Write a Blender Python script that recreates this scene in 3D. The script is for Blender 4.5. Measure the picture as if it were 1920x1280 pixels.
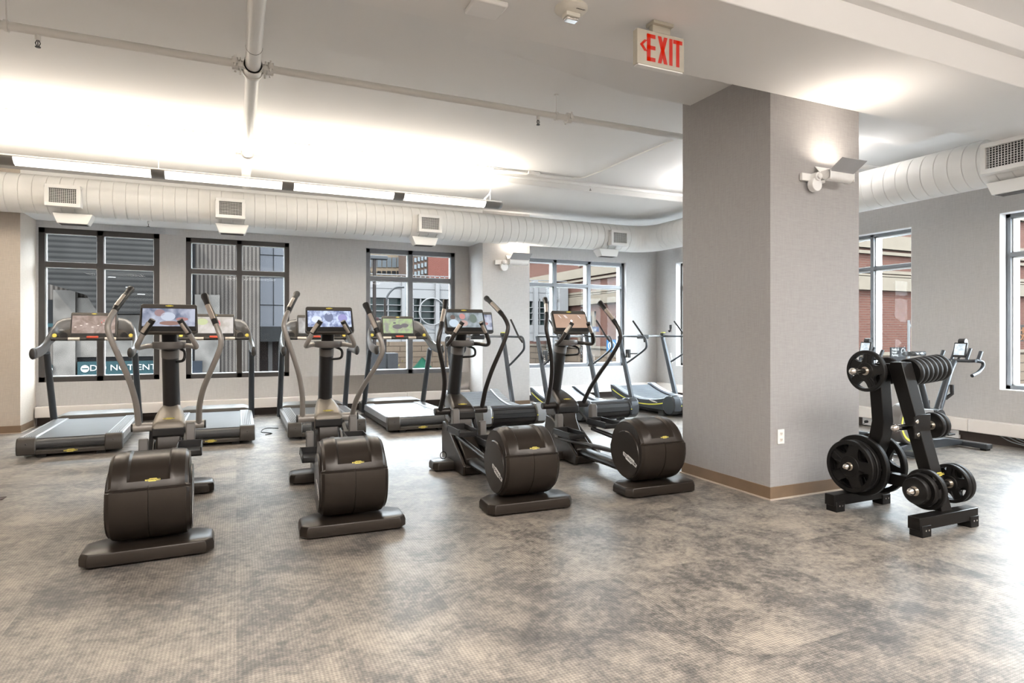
import bpy, bmesh, math, random
from mathutils import Vector, Matrix
random.seed(7)
for o in list(bpy.data.objects): bpy.data.objects.remove(o)
SC = bpy.context.scene
COL = SC.collection
PI = math.pi
R = math.radians
# ------------------------------------------------------------------ camera
FPX, CAMH, YAW = 1150.0, 1.3, math.atan(1/2.224)
cd = bpy.data.cameras.new('camera'); cam = bpy.data.objects.new('camera', cd); COL.objects.link(cam)
cd.sensor_width = 36; cd.lens = FPX/1920*36; cd.shift_y = -16/1920; cd.clip_end = 500
cam.location = (0, 0, CAMH); cam.rotation_euler = (PI/2, 0, -YAW)
SC.camera = cam
# ------------------------------------------------------------------ world, sun, exposure
SC.view_settings.view_transform = 'Standard'; SC.view_settings.look = 'None'
SC.view_settings.gamma = 1; SC.view_settings.use_curve_mapping = False
SC.view_settings.exposure = 0.60
W = bpy.data.worlds.new('sky'); SC.world = W; W.use_nodes = True
bg = W.node_tree.nodes['Background']; bg.inputs[0].default_value = (0.86, 0.93, 1.0, 1); bg.inputs[1].default_value = 18.0
def lamp(name, kind, loc, rot, energy, color=(1, 1, 1), size=None, sy=None, spread=None, angle=None):
    l = bpy.data.lights.new(name, kind); l.energy = energy; l.color = color
    if kind == 'AREA':
        l.shape = 'RECTANGLE'; l.size = size; l.size_y = sy or size
        if spread: l.spread = spread
    if kind == 'SUN' and angle: l.angle = angle
    o = bpy.data.objects.new(name, l); COL.objects.link(o); o.location = loc; o.rotation_euler = rot
    return o
lamp('sun', 'SUN', (0, -10, 30), (R(48), 0, R(-38)), 9.0, (1, 0.95, 0.88), angle=R(1))
# unseen fill lamps added near the ceiling, behind and beside the camera
for (lx, ly, e) in ((-3.6, 0.6, 55), (0.2, 0.4, 60), (4.2, 0.2, 60), (-3.6, -2.4, 45), (0.5, -2.4, 50), (4.5, -2.4, 50)):
    lamp('gym_fill_lamp', 'AREA', (lx, ly, 3.2), (0, 0, 0), e, (1, 0.965, 0.92), 1.6, 1.0)
# added unseen fill further back, shining up to brighten the ceiling
for (lx, ly, e) in ((-2.5, -0.4, 110), (1.5, -0.4, 110), (5.0, -0.4, 90), (0, -2.4, 90)):
    lamp('gym_fill_uplamp', 'AREA', (lx, ly, 2.95), (PI, 0, 0), e, (1, 0.96, 0.91), 3.0, 0.3)
# fill lamp added out of view behind the column, brightening the right ceiling
lamp('bay_fill_uplamp', 'AREA', (6.25, 6.0, 3.08), (PI, 0, 0), 34, (1, 0.97, 0.94), 0.14, 2.6)
# ------------------------------------------------------------------ measuring helper: the point of a far surface seen in a direction
CT, ST = math.cos(YAW), math.sin(YAW)
def dirv(x, y):
    u = (x-960)/FPX; v = (624-y)/FPX
    return (u*CT+ST, -u*ST+CT, v)
def atY(x, y, Y):
    d = dirv(x, y); t = Y/d[1]; return (d[0]*t, Y, CAMH+d[2]*t)
def atX(x, y, X):
    d = dirv(x, y); t = X/d[0]; return (X, d[1]*t, CAMH+d[2]*t)
# ------------------------------------------------------------------ materials
MC = {}
ALB = 1.0   # colour scale; outside colours are cut to offset the strong sky light
def nodes(name):
    m = bpy.data.materials.new(name); m.use_nodes = True
    nt = m.node_tree; b = nt.nodes['Principled BSDF']
    return m, nt, b
def N(nt, t, **kw):
    n = nt.nodes.new(t)
    for k, v in kw.items():
        if isinstance(k, str) and hasattr(n, k): setattr(n, k, v)
        else: n.inputs[k].default_value = v
    return n
def srgb(r, g, b):
    f = lambda c: ((c/255+0.055)/1.055)**2.4 if c > 10 else c/255/12.92
    return (f(r), f(g), f(b))
def mat(name, col, rough=0.5, metal=0.0, var=0.06, scale=6.0, bump=0.0, bscale=120.0, coat=0.0, coords='Object', stretch=(1, 1, 1)):
    if name in MC: return MC[name]
    col = tuple(c*ALB for c in col)
    m, nt, b = nodes(name)
    b.inputs['Roughness'].default_value = rough; b.inputs['Metallic'].default_value = metal
    if ALB < 1: b.inputs['Specular IOR Level'].default_value = 0.04
    if coat: b.inputs['Coat Weight'].default_value = coat; b.inputs['Coat Roughness'].default_value = 0.15
    tc = N(nt, 'ShaderNodeTexCoord'); mp = N(nt, 'ShaderNodeMapping'); mp.inputs['Scale'].default_value = stretch
    nt.links.new(tc.outputs[coords], mp.inputs[0])
    nz = N(nt, 'ShaderNodeTexNoise'); nz.inputs['Scale'].default_value = scale; nz.inputs['Detail'].default_value = 4
    nt.links.new(mp.outputs[0], nz.inputs['Vector'])
    rp = N(nt, 'ShaderNodeValToRGB')
    rp.color_ramp.elements[0].position = 0.3; rp.color_ramp.elements[1].position = 0.7
    rp.color_ramp.elements[0].color = tuple(max(0, c*(1-var)) for c in col)+(1,)
    rp.color_ramp.elements[1].color = tuple(min(1, c*(1+var)) for c in col)+(1,)
    nt.links.new(nz.outputs[0], rp.inputs[0]); nt.links.new(rp.outputs[0], b.inputs['Base Color'])
    if bump:
        n2 = N(nt, 'ShaderNodeTexNoise'); n2.inputs['Scale'].default_value = bscale
        nt.links.new(mp.outputs[0], n2.inputs['Vector'])
        bp = N(nt, 'ShaderNodeBump'); bp.inputs['Strength'].default_value = bump; bp.inputs['Distance'].default_value = 0.002
        nt.links.new(n2.outputs[0], bp.inputs['Height']); nt.links.new(bp.outputs[0], b.inputs['Normal'])
    MC[name] = m; return m
def emis(name, col, strength, col2=None, scale=8, dist=0.0):
    if name in MC: return MC[name]
    m, nt, b = nodes(name)
    b.inputs['Base Color'].default_value = (0.02, 0.02, 0.02, 1); b.inputs['Roughness'].default_value = 0.2
    b.inputs['Emission Strength'].default_value = strength
    if col2:
        tc = N(nt, 'ShaderNodeTexCoord'); nz = N(nt, 'ShaderNodeTexNoise'); nz.inputs['Scale'].default_value = scale
        nz.inputs['Detail'].default_value = 5; nz.inputs['Distortion'].default_value = dist
        nt.links.new(tc.outputs['Object'], nz.inputs['Vector'])
        rp = N(nt, 'ShaderNodeValToRGB'); e = rp.color_ramp.elements
        e[0].position = 0.38; e[1].position = 0.62; e[0].color = tuple(col)+(1,); e[1].color = tuple(col2)+(1,)
        nt.links.new(nz.outputs[0], rp.inputs[0]); nt.links.new(rp.outputs[0], b.inputs['Emission Color'])
    else: b.inputs['Emission Color'].default_value = tuple(col)+(1,)
    MC[name] = m; return m
def ribbed(name, col, col2, period, axis=0, bumpy=0.5):
    if name in MC: return MC[name]
    col = tuple(c*ALB for c in col); col2 = tuple(c*ALB for c in col2)
    m, nt, b = nodes(name); b.inputs['Roughness'].default_value = 0.95; b.inputs['Specular IOR Level'].default_value = 0.03
    tc = N(nt, 'ShaderNodeTexCoord'); wv = N(nt, 'ShaderNodeTexWave')
    wv.bands_direction = 'XYZ'[axis]; wv.inputs['Scale'].default_value = 0.314/period; wv.inputs['Distortion'].default_value = 0.15
    nt.links.new(tc.outputs['Object'], wv.inputs['Vector'])
    rp = N(nt, 'ShaderNodeValToRGB'); e = rp.color_ramp.elements
    e[0].position = 0.25; e[1].position = 0.6; e[0].color = tuple(col2)+(1,); e[1].color = tuple(col)+(1,)
    nz = N(nt, 'ShaderNodeTexNoise'); nz.inputs['Scale'].default_value = 1.2; nz.inputs['Detail'].default_value = 6
    nt.links.new(tc.outputs['Object'], nz.inputs['Vector'])
    mx = N(nt, 'ShaderNodeMix'); mx.data_type = 'RGBA'; mx.blend_type = 'MULTIPLY'; mx.inputs[0].default_value = 0.5
    nt.links.new(wv.outputs[0], rp.inputs[0]); nt.links.new(rp.outputs[0], mx.inputs[6]); nt.links.new(nz.outputs[0], mx.inputs[7])
    nt.links.new(mx.outputs[2], b.inputs['Base Color'])
    bp = N(nt, 'ShaderNodeBump'); bp.inputs['Strength'].default_value = bumpy; bp.inputs['Distance'].default_value = 0.03
    nt.links.new(wv.outputs[0], bp.inputs['Height']); nt.links.new(bp.outputs[0], b.inputs['Normal'])
    MC[name] = m; return m
def brickm(name, c1, c2, mortar, axis='Y', sc=1.0, w=0.4, h=0.13):
    if name in MC: return MC[name]
    c1 = tuple(c*ALB for c in c1); c2 = tuple(c*ALB for c in c2); mortar = tuple(c*ALB for c in mortar)
    m, nt, b = nodes(name); b.inputs['Roughness'].default_value = 0.95; b.inputs['Specular IOR Level'].default_value = 0.03
    tc = N(nt, 'ShaderNodeTexCoord'); sp = N(nt, 'ShaderNodeSeparateXYZ'); cb = N(nt, 'ShaderNodeCombineXYZ')
    nt.links.new(tc.outputs['Object'], sp.inputs[0])
    ad = N(nt, 'ShaderNodeMath'); ad.operation = 'ADD'
    nt.links.new(sp.outputs[0], ad.inputs[0]); nt.links.new(sp.outputs[1], ad.inputs[1])
    nt.links.new(ad.outputs[0], cb.inputs[0]); nt.links.new(sp.outputs[2], cb.inputs[1])
    bt = N(nt, 'ShaderNodeTexBrick'); bt.inputs['Color1'].default_value = c1+(1,); bt.inputs['Color2'].default_value = c2+(1,)
    bt.inputs['Mortar'].default_value = mortar+(1,); bt.inputs['Scale'].default_value = 1.0
    bt.inputs['Brick Width'].default_value = w; bt.inputs['Row Height'].default_value = h; bt.inputs['Mortar Size'].default_value = 0.012*sc
    nt.links.new(cb.outputs[0], bt.inputs['Vector']); nt.links.new(bt.outputs[0], b.inputs['Base Color'])
    MC[name] = m; return m

# room surfaces
def wallpaper(name, col):
    m, nt, b = nodes(name); b.inputs['Roughness'].default_value = 0.75
    tc = N(nt, 'ShaderNodeTexCoord')
    mp = N(nt, 'ShaderNodeMapping'); mp.inputs['Scale'].default_value = (14, 14, 260)
    mp2 = N(nt, 'ShaderNodeMapping'); mp2.inputs['Scale'].default_value = (260, 260, 10)
    nt.links.new(tc.outputs['Object'], mp.inputs[0]); nt.links.new(tc.outputs['Object'], mp2.inputs[0])
    a = N(nt, 'ShaderNodeTexNoise'); a.inputs['Scale'].default_value = 1; a.inputs['Detail'].default_value = 2
    c = N(nt, 'ShaderNodeTexNoise'); c.inputs['Scale'].default_value = 1; c.inputs['Detail'].default_value = 2
    nt.links.new(mp.outputs[0], a.inputs['Vector']); nt.links.new(mp2.outputs[0], c.inputs['Vector'])
    ad = N(nt, 'ShaderNodeMath'); ad.operation = 'ADD'; nt.links.new(a.outputs[0], ad.inputs[0]); nt.links.new(c.outputs[0], ad.inputs[1])
    mr = N(nt, 'ShaderNodeMapRange'); mr.inputs[1].default_value = 0.6; mr.inputs[2].default_value = 1.4
    nt.links.new(ad.outputs[0], mr.inputs[0])
    rp = N(nt, 'ShaderNodeValToRGB'); e = rp.color_ramp.elements
    e[0].color = tuple(x*0.88 for x in col)+(1,); e[1].color = tuple(min(1, x*1.12) for x in col)+(1,)
    nt.links.new(mr.outputs[0], rp.inputs[0]); nt.links.new(rp.outputs[0], b.inputs['Base Color'])
    return m
M_wall = wallpaper('wall_covering_grey', (0.49, 0.472, 0.460))
M_colm = wallpaper('wall_covering_taupe', (0.345, 0.330, 0.325))
M_wing = wallpaper('wall_covering_beige', (0.50, 0.435, 0.370))
M_ceil = mat('ceiling_paint', (0.80, 0.79, 0.78), 0.9, var=0.02, scale=0.7, bump=0.15, bscale=30)
M_white = mat('white_paint', (0.82, 0.81, 0.80), 0.45, var=0.01)
M_duct = mat('duct_paint', (0.80, 0.79, 0.77), 0.35, var=0.015, scale=3)
M_heater = mat('heater_enamel', (0.80, 0.74, 0.69), 0.4, var=0.01)
M_brownbase = mat('brown_vinyl_base', (0.20, 0.135, 0.085), 0.45, var=0.08)
M_edge = mat('pale_edge_strip', (0.50, 0.42, 0.35), 0.6)
M_darkrecess = mat('dark_recess', (0.05, 0.035, 0.028), 0.7)
M_frame = mat('window_frame_metal', (0.055, 0.050, 0.048), 0.35, 0.3)
M_frame2 = mat('window_frame_grey', (0.15, 0.155, 0.165), 0.35, 0.4)
M_gasket = mat('window_gasket_pale', (0.72, 0.73, 0.74), 0.4)
def floor_mat():
    m, nt, b = nodes('floor_vinyl_tile'); b.inputs['Roughness'].default_value = 0.42
    b.inputs['Specular IOR Level'].default_value = 0.5
    tc = N(nt, 'ShaderNodeTexCoord')
    # tiles 0.92 m: a per-tile offset shifts the cloud pattern so edges show
    sp = N(nt, 'ShaderNodeVectorMath'); sp.operation = 'DIVIDE'; sp.inputs[1].default_value = (0.92, 0.92, 1)
    nt.links.new(tc.outputs['Object'], sp.inputs[0])
    fl = N(nt, 'ShaderNodeVectorMath'); fl.operation = 'FLOOR'; nt.links.new(sp.outputs[0], fl.inputs[0])
    wn = N(nt, 'ShaderNodeTexWhiteNoise'); wn.noise_dimensions = '3D'; nt.links.new(fl.outputs[0], wn.inputs['Vector'])
    of = N(nt, 'ShaderNodeVectorMath'); of.operation = 'SCALE'; of.inputs[3].default_value = 7.0
    nt.links.new(wn.outputs['Color'], of.inputs[0])
    ad = N(nt, 'ShaderNodeVectorMath'); ad.operation = 'ADD'
    nt.links.new(tc.outputs['Object'], ad.inputs[0]); nt.links.new(of.outputs[0], ad.inputs[1])
    # half of the mottling runs across tiles, half belongs to each tile
    n1 = N(nt, 'ShaderNodeTexNoise'); n1.inputs['Scale'].default_value = 3.4; n1.inputs['Detail'].default_value = 12; n1.inputs['Roughness'].default_value = 0.78; n1.inputs['Distortion'].default_value = 0.6
    n2 = N(nt, 'ShaderNodeTexNoise'); n2.inputs['Scale'].default_value = 1.7; n2.inputs['Detail'].default_value = 12; n2.inputs['Roughness'].default_value = 0.78; n2.inputs['Distortion'].default_value = 0.5
    nt.links.new(tc.outputs['Object'], n1.inputs['Vector']); nt.links.new(ad.outputs[0], n2.inputs['Vector'])
    mx = N(nt, 'ShaderNodeMath'); mx.operation = 'ADD'; nt.links.new(n1.outputs[0], mx.inputs[0]); nt.links.new(n2.outputs[0], mx.inputs[1])
    hf = N(nt, 'ShaderNodeMath'); hf.operation = 'MULTIPLY'; hf.inputs[1].default_value = 0.5; nt.links.new(mx.outputs[0], hf.inputs[0])
    rp = N(nt, 'ShaderNodeValToRGB'); e = rp.color_ramp.elements
    e[0].position = 0.36; e[0].color = (0.062, 0.059, 0.057, 1)
    e[1].position = 0.60; e[1].color = (0.37, 0.318, 0.265, 1)
    k = e.new(0.45); k.color = (0.125, 0.113, 0.103, 1)
    k = e.new(0.52); k.color = (0.245, 0.214, 0.184, 1)
    n3 = N(nt, 'ShaderNodeTexNoise'); n3.inputs['Scale'].default_value = 26; n3.inputs['Detail'].default_value = 8; n3.inputs['Roughness'].default_value = 0.8
    nt.links.new(tc.outputs['Object'], n3.inputs['Vector'])
    m3 = N(nt, 'ShaderNodeMath'); m3.operation = 'MULTIPLY_ADD'; m3.inputs[1].default_value = 0.42; nt.links.new(n3.outputs[0], m3.inputs[0]); nt.links.new(hf.outputs[0], m3.inputs[2])
    m4 = N(nt, 'ShaderNodeMath'); m4.operation = 'SUBTRACT'; m4.inputs[1].default_value = 0.21; nt.links.new(m3.outputs[0], m4.inputs[0])
    nt.links.new(m4.outputs[0], rp.inputs[0])
    # woven diamond emboss
    mp = N(nt, 'ShaderNodeMapping'); mp.inputs['Rotation'].default_value = (0, 0, R(45)); mp.inputs['Scale'].default_value = (95, 95, 95)
    nt.links.new(tc.outputs['Object'], mp.inputs[0])
    vo = N(nt, 'ShaderNodeTexChecker'); vo.inputs['Scale'].default_value = 1.0
    vo.inputs['Color1'].default_value = (1, 1, 1, 1); vo.inputs['Color2'].default_value = (0.60, 0.60, 0.61, 1)
    nt.links.new(mp.outputs[0], vo.inputs['Vector'])
    ml = N(nt, 'ShaderNodeMix'); ml.data_type = 'RGBA'; ml.blend_type = 'MULTIPLY'; ml.inputs[0].default_value = 0.8
    nt.links.new(rp.outputs[0], ml.inputs[6]); nt.links.new(vo.outputs[0], ml.inputs[7])
    nt.links.new(ml.outputs[2], b.inputs['Base Color'])
    bp = N(nt, 'ShaderNodeBump'); bp.inputs['Strength'].default_value = 0.35; bp.inputs['Distance'].default_value = 0.002
    nt.links.new(vo.outputs[1], bp.inputs['Height']); nt.links.new(bp.outputs[0], b.inputs['Normal'])
    return m
M_floor = floor_mat()
def glass_mat():
    m = bpy.data.materials.new('window_glass'); m.use_nodes = True; nt = m.node_tree; nt.nodes.clear()
    o = N(nt, 'ShaderNodeOutputMaterial'); t = N(nt, 'ShaderNodeBsdfTransparent'); t.inputs[0].default_value = (0.93, 0.95, 0.95, 1)
    g = N(nt, 'ShaderNodeBsdfGlossy'); g.inputs['Roughness'].default_value = 0.02
    lw = N(nt, 'ShaderNodeLayerWeight'); lw.inputs[0].default_value = 0.25
    mr = N(nt, 'ShaderNodeMapRange'); mr.inputs[3].default_value = 0.004; mr.inputs[4].default_value = 0.05
    x = N(nt, 'ShaderNodeMixShader'); nt.links.new(lw.outputs['Fresnel'], mr.inputs[0]); nt.links.new(mr.outputs[0], x.inputs[0])
    nt.links.new(t.outputs[0], x.inputs[1]); nt.links.new(g.outputs[0], x.inputs[2]); nt.links.new(x.outputs[0], o.inputs[0])
    return m
M_glass = glass_mat()
# equipment
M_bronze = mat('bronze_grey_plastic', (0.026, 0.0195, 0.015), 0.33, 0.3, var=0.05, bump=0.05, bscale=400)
M_litbronze = mat('lit_bronze_plastic', (0.23, 0.20, 0.165), 0.42, 0.3, var=0.04)  # lit copy of the bronze plastic, with the light put into the colour
M_litarm = mat('lit_arm_metal', (0.34, 0.315, 0.29), 0.38, 0.35, var=0.03)  # lit copy of the dark arm paint, with the light put into the colour
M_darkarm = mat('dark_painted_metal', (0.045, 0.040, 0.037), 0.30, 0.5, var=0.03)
M_black = mat('black_plastic', (0.012, 0.011, 0.011), 0.42, var=0.1)
M_rub = mat('black_rubber', (0.0065, 0.0058, 0.0055), 0.5, var=0.1)
M_rub.node_tree.nodes['Principled BSDF'].inputs['Specular IOR Level'].default_value = 0.28
M_chrome = mat('polished_chrome', (0.75, 0.72, 0.69), 0.13, 1.0, var=0.02)
M_sens = mat('sensor_steel', (0.62, 0.56, 0.50), 0.32, 0.8, var=0.02)
M_grey = mat('grey_plastic', (0.13, 0.12, 0.112), 0.45, 0.1, var=0.04)
M_tread = mat('treadmill_grey_plastic', (0.085, 0.076, 0.066), 0.40, 0.25, var=0.04)
M_treaddk = mat('treadmill_dark_plastic', (0.034, 0.030, 0.027), 0.42, 0.2, var=0.04)
M_belt = mat('running_belt', (0.055, 0.056, 0.058), 0.38, var=0.08)
M_railsil = mat('side_rail_silver', (0.34, 0.34, 0.345), 0.33, 0.5, var=0.03)
M_blue = mat('dark_slate_metal', (0.060, 0.066, 0.074), 0.32, 0.5, var=0.04)
M_ltgrey = mat('pale_grey_metal', (0.36, 0.38, 0.40), 0.32, 0.4, var=0.03)
M_yel = mat('yellow_badge', (0.72, 0.60, 0.10), 0.5, var=0.03)
M_yel2 = mat('bright_yellow_trim', (0.80, 0.76, 0.08), 0.5, var=0.03)
M_wlogo = mat('white_logo', (0.78, 0.77, 0.75), 0.5)
M_dktext = mat('dark_print', (0.03, 0.025, 0.02), 0.6)
M_red = mat('red_plastic', (0.60, 0.08, 0.04), 0.4)
M_rack = mat('black_powder_coat', (0.0050, 0.0042, 0.0038), 0.36, 0.0, var=0.06)
M_rack.node_tree.nodes['Principled BSDF'].inputs['Specular IOR Level'].default_value = 0.28
M_brass = mat('steel_ring', (0.55, 0.50, 0.43), 0.28, 1.0)
M_diff = emis('lamp_diffuser', (1.0, 0.96, 0.90), 1.6)
M_alu = mat('fixture_aluminium', (0.30, 0.29, 0.28), 0.35, 0.6)

# ------------------------------------------------------------------ mesh builder
def catmull(P, n=6):
    P = [Vector(p) for p in P]; out = []
    for i in range(len(P)-1):
        p0 = P[i-1] if i > 0 else P[0]*2-P[1]; p1 = P[i]; p2 = P[i+1]; p3 = P[i+2] if i+2 < len(P) else P[-1]*2-P[-2]
        for k in range(n):
            t = k/n
            out.append(0.5*((2*p1)+(p2-p0)*t+(2*p0-5*p1+4*p2-p3)*t*t+(3*p1-p0-3*p2+p3)*t**3))
    out.append(P[-1]); return out
class MB:
    def __init__(s): s.v = []; s.f = []
    def add(s, v, f):
        n = len(s.v); s.v += [tuple(x) for x in v]; s.f += [tuple(i+n for i in q) for q in f]; return s
    def box(s, x0, x1, y0, y1, z0, z1, M=None):
        v = [(x, y, z) for z in (z0, z1) for y in (y0, y1) for x in (x0, x1)]
        if M: v = [tuple(M @ Vector(p)) for p in v]
        return s.add(v, [(0, 2, 3, 1), (4, 5, 7, 6), (0, 1, 5, 4), (2, 6, 7, 3), (0, 4, 6, 2), (1, 3, 7, 5)])
    def prism(s, poly, axis, a, b, M=None):
        def P(u, w, t):
            return {'x': (t, u, w), 'y': (u, t, w), 'z': (u, w, t)}[axis]
        n = len(poly); v = [P(u, w, a) for u, w in poly]+[P(u, w, b) for u, w in poly]
        if M: v = [tuple(M @ Vector(p)) for p in v]
        return s.add(v, [tuple(range(n)), tuple(range(2*n-1, n-1, -1))]+[(i, (i+1) % n, (i+1) % n+n, i+n) for i in range(n)])
    def loft(s, rings, cap=True, closed=True):
        n = len(rings[0]); v = [p for r in rings for p in r]; f = []
        for k in range(len(rings)-1):
            for i in range(n if closed else n-1):
                j = (i+1) % n; f.append((k*n+i, k*n+j, (k+1)*n+j, (k+1)*n+i))
        if cap: f += [tuple(range(n-1, -1, -1)), tuple((len(rings)-1)*n+i for i in range(n))]
        return s.add(v, f)
    def tube(s, P, r, n=12, flat=(1, 1), up=None, cap=True):
        P = [Vector(p) for p in P]; rs = r if isinstance(r, (list, tuple)) else [r]*len(P)
        if len(rs) != len(P): rs = [rs[0]+(rs[-1]-rs[0])*i/(len(P)-1) for i in range(len(P))]
        rings = []; T0 = (P[1]-P[0]).normalized()
        u = Vector(up) if up else (Vector((0, 0, 1)) if abs(T0.z) < 0.9 else Vector((1, 0, 0)))
        for i, p in enumerate(P):
            T = (P[min(i+1, len(P)-1)]-P[max(i-1, 0)]).normalized()
            u = (u-T*u.dot(T)).normalized(); w = T.cross(u)
            rings.append([tuple(p+(u*math.cos(2*PI*k/n)*flat[0]+w*math.sin(2*PI*k/n)*flat[1])*rs[i]) for k in range(n)])
        return s.loft(rings, cap)
    def cyl(s, a, b, r0, r1=None, n=20): return s.tube([a, b], [r0, r1 if r1 is not None else r0], n)
    def lathe(s, prof, o, ax='z', n=32, a0=0, a1=2*PI):
        # prof: (radius, height along the axis)
        rings = []; full = abs(a1-a0-2*PI) < 1e-6
        for r, h in prof:
            ring = []
            for k in range(n):
                a = a0+(a1-a0)*k/(n if full else n-1); c, q = r*math.cos(a), r*math.sin(a)
                p = {'z': (c, q, h), 'x': (h, c, q), 'y': (q, h, c)}[ax]
                ring.append((o[0]+p[0], o[1]+p[1], o[2]+p[2]))
            rings.append(ring)
        return s.loft(rings, cap=True, closed=full)
    def build(s, name, m, parent=None, bevel=0, seg=2, smooth=35, loc=None):
        me = bpy.data.meshes.new(name); me.from_pydata(s.v, [], s.f)
        bm = bmesh.new(); bm.from_mesh(me); bmesh.ops.remove_doubles(bm, verts=bm.verts, dist=1e-5)
        bmesh.ops.recalc_face_normals(bm, faces=bm.faces); bm.to_mesh(me); bm.free()
        for p in me.polygons: p.use_smooth = True
        me.set_sharp_from_angle(angle=R(smooth))
        me.materials.append(m)
        o = bpy.data.objects.new(name, me); COL.objects.link(o)
        if parent: o.parent = parent
        if loc: o.location = loc
        if bevel:
            b = o.modifiers.new('bevel', 'BEVEL'); b.width = bevel; b.segments = seg; b.limit_method = 'ANGLE'; b.angle_limit = R(40)
            b.harden_normals = False
        return o
def thing(name, label, cat, loc=(0, 0, 0), rz=0, group=None):
    o = bpy.data.objects.new(name, None); COL.objects.link(o); o.location = loc; o.rotation_euler = (0, 0, rz); o.empty_display_size = 0.1
    o['label'] = label; o['category'] = cat
    if group: o['group'] = group
    return o
def tag(o, label, cat, group=None, kind=None):
    o['label'] = label; o['category'] = cat
    if group: o['group'] = group
    if kind: o['kind'] = kind
    return o
def struct(o, label=None):
    o['kind'] = 'structure'
    if label: o['label'] = label
    return o
def text(s, size, m, parent, loc, rot, name='lettering', depth=0.0008, sx=1.0, align='CENTER', bold=0.0):
    c = bpy.data.curves.new(name, 'FONT'); c.body = s; c.size = size; c.extrude = depth; c.align_x = align; c.align_y = 'CENTER'
    c.offset = bold; c.resolution_u = 3
    t = bpy.data.objects.new('tmp', c); me = bpy.data.meshes.new_from_object(t)
    bpy.data.objects.remove(t); bpy.data.curves.remove(c)
    me.transform(Matrix.Diagonal((sx, 1, 1, 1)))
    me.materials.append(m); o = bpy.data.objects.new(name, me); COL.objects.link(o); o.parent = parent
    o.location = loc; o.rotation_euler = rot
    return o

# ================================================================== THE ROOM
XL, XR, YB, YF, ZC = -6.5, 8.09, 10.56, -4.0, 3.56
ZB = 3.42                 # underside of the beam slab along the window wall
Y1 = 9.88                 # face of the piers between the windows
fl = MB().box(XL, XR+0.3, YF, YB+0.3, -0.3, 0).build('floor', M_floor); struct(fl)
# ceiling slab with the beam along the windows and the dropped strip beside the column
c = MB().box(XL, XR+0.3, YF, 7.93, ZC, ZC+0.3).build('ceiling', M_ceil); struct(c)
c = MB().box(XL, XR+0.3, 7.93, YB+0.3, ZB, ZC+0.3).build('ceiling', M_ceil, bevel=0.012); struct(c)
c = MB().prism([(1.6, ZC), (3.1, 3.38), (6.745, 3.38), (6.745, ZC)], 'y', 3.3, 4.45).build('ceiling', M_ceil); struct(c)
# low soffit beam running over the column front
c = MB().box(XL, 6.745, 2.66, 3.528, 3.166, 3.40).box(XL, 6.745, 2.585, 3.528, 3.385, ZC+0.05).build('trim_1', M_ceil, bevel=0.006); struct(c)
# white soffit over the window bays on the left
c = MB().box(-2.557, 3.886, Y1+0.002, YB-0.001, 2.88, ZB-0.001).build('trim_2', M_ceil); struct(c)
def wall_grid(mb, u0, u1, z0, z1, holes, place):
    us = sorted(set([u0, u1]+[h[0] for h in holes]+[h[1] for h in holes])); zs = sorted(set([z0, z1]+[h[2] for h in holes]+[h[3] for h in holes]))
    for i in range(len(us)-1):
        for j in range(len(zs)-1):
            uc, zc = (us[i]+us[i+1])/2, (zs[j]+zs[j+1])/2
            if any(h[0] < uc < h[1] and h[2] < zc < h[3] for h in holes): continue
            place(mb, us[i], us[i+1], zs[j], zs[j+1])
WT = 0.32
backW = [(-2.53, -1.05, 0.605, 2.785), (-0.70, 0.785, 0.60, 2.76), (2.02, 3.62, 0.585, 2.75), (4.93, 7.33, 0.625, 2.74)]
rightW = [(7.2, 9.93, 0.64, 2.71), (5.195, 6.9, 0.64, 2.695), (1.9, 4.18, 0.64, 2.69)]
mb = MB(); wall_grid(mb, XL, XR+WT, 0, ZB, backW, lambda m, a, b, c, d: m.box(a, b, YB, YB+WT, c, d)); struct(mb.build('wall_back', M_wall))
mb = MB(); wall_grid(mb, YF, YB, 0, ZC, rightW, lambda m, a, b, c, d: m.box(XR, XR+WT, a, b, c, d)); struct(mb.build('wall_right', M_wall))
struct(MB().box(XL-0.2, XL, YF, YB, 0, ZC).build('wall_left', M_wing))
struct(MB().box(XL, XR, YF-0.2, YF, 0, ZC).build('wall_front', M_wing))
struct(MB().box(XL, -2.557, Y1, YB, 0, ZB).build('wall_back', M_wing))     # wing wall left of the first window
struct(MB().box(3.886, 4.788, Y1, YB, 0, ZB).build('wall_back', M_wall))   # pier with the lamp
# roof over the whole building so no daylight leaks in
struct(MB().box(XL-0.3, XR+0.5, YF-0.3, YB+0.5, ZC+0.3, ZC+0.5).build('ceiling', M_ceil))
# column
col = MB().box(3.79, 4.803, 3.528, 4.555, 0, ZC).build('wall_column', M_colm); struct(col)
# edge bead on the column corner
# base trims
def base(poly, name):
    mb = MB(); mb2 = MB()
    for (x0, x1, y0, y1) in poly:
        mb.box(x0, x1, y0, y1, 0.006, 0.10)
        mb2.box(x0-0.012, x1+0.012, y0-0.012, y1+0.012, 0.0, 0.010)
    o = mb.build(name, M_brownbase, bevel=0.002); struct(o)
    struct(mb2.build('trim_3', M_edge))
base([(3.782, 4.811, 3.520, 4.563)], 'baseboard_column')
base([(XL, -2.549, Y1-0.008, YB-0.12)], 'baseboard_left')
base([(3.878, 4.796, Y1-0.008, YB-0.12)], 'baseboard_pier')
struct(MB().box(XR-0.012, XR, YF, YB, 0, 0.10).build('baseboard_right', M_darkrecess))
struct(MB().box(-2.54, 3.88, YB-0.012, YB, 0, 0.10).box(4.80, XR, YB-0.012, YB, 0, 0.10).build('baseboard_back', M_darkrecess))
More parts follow.
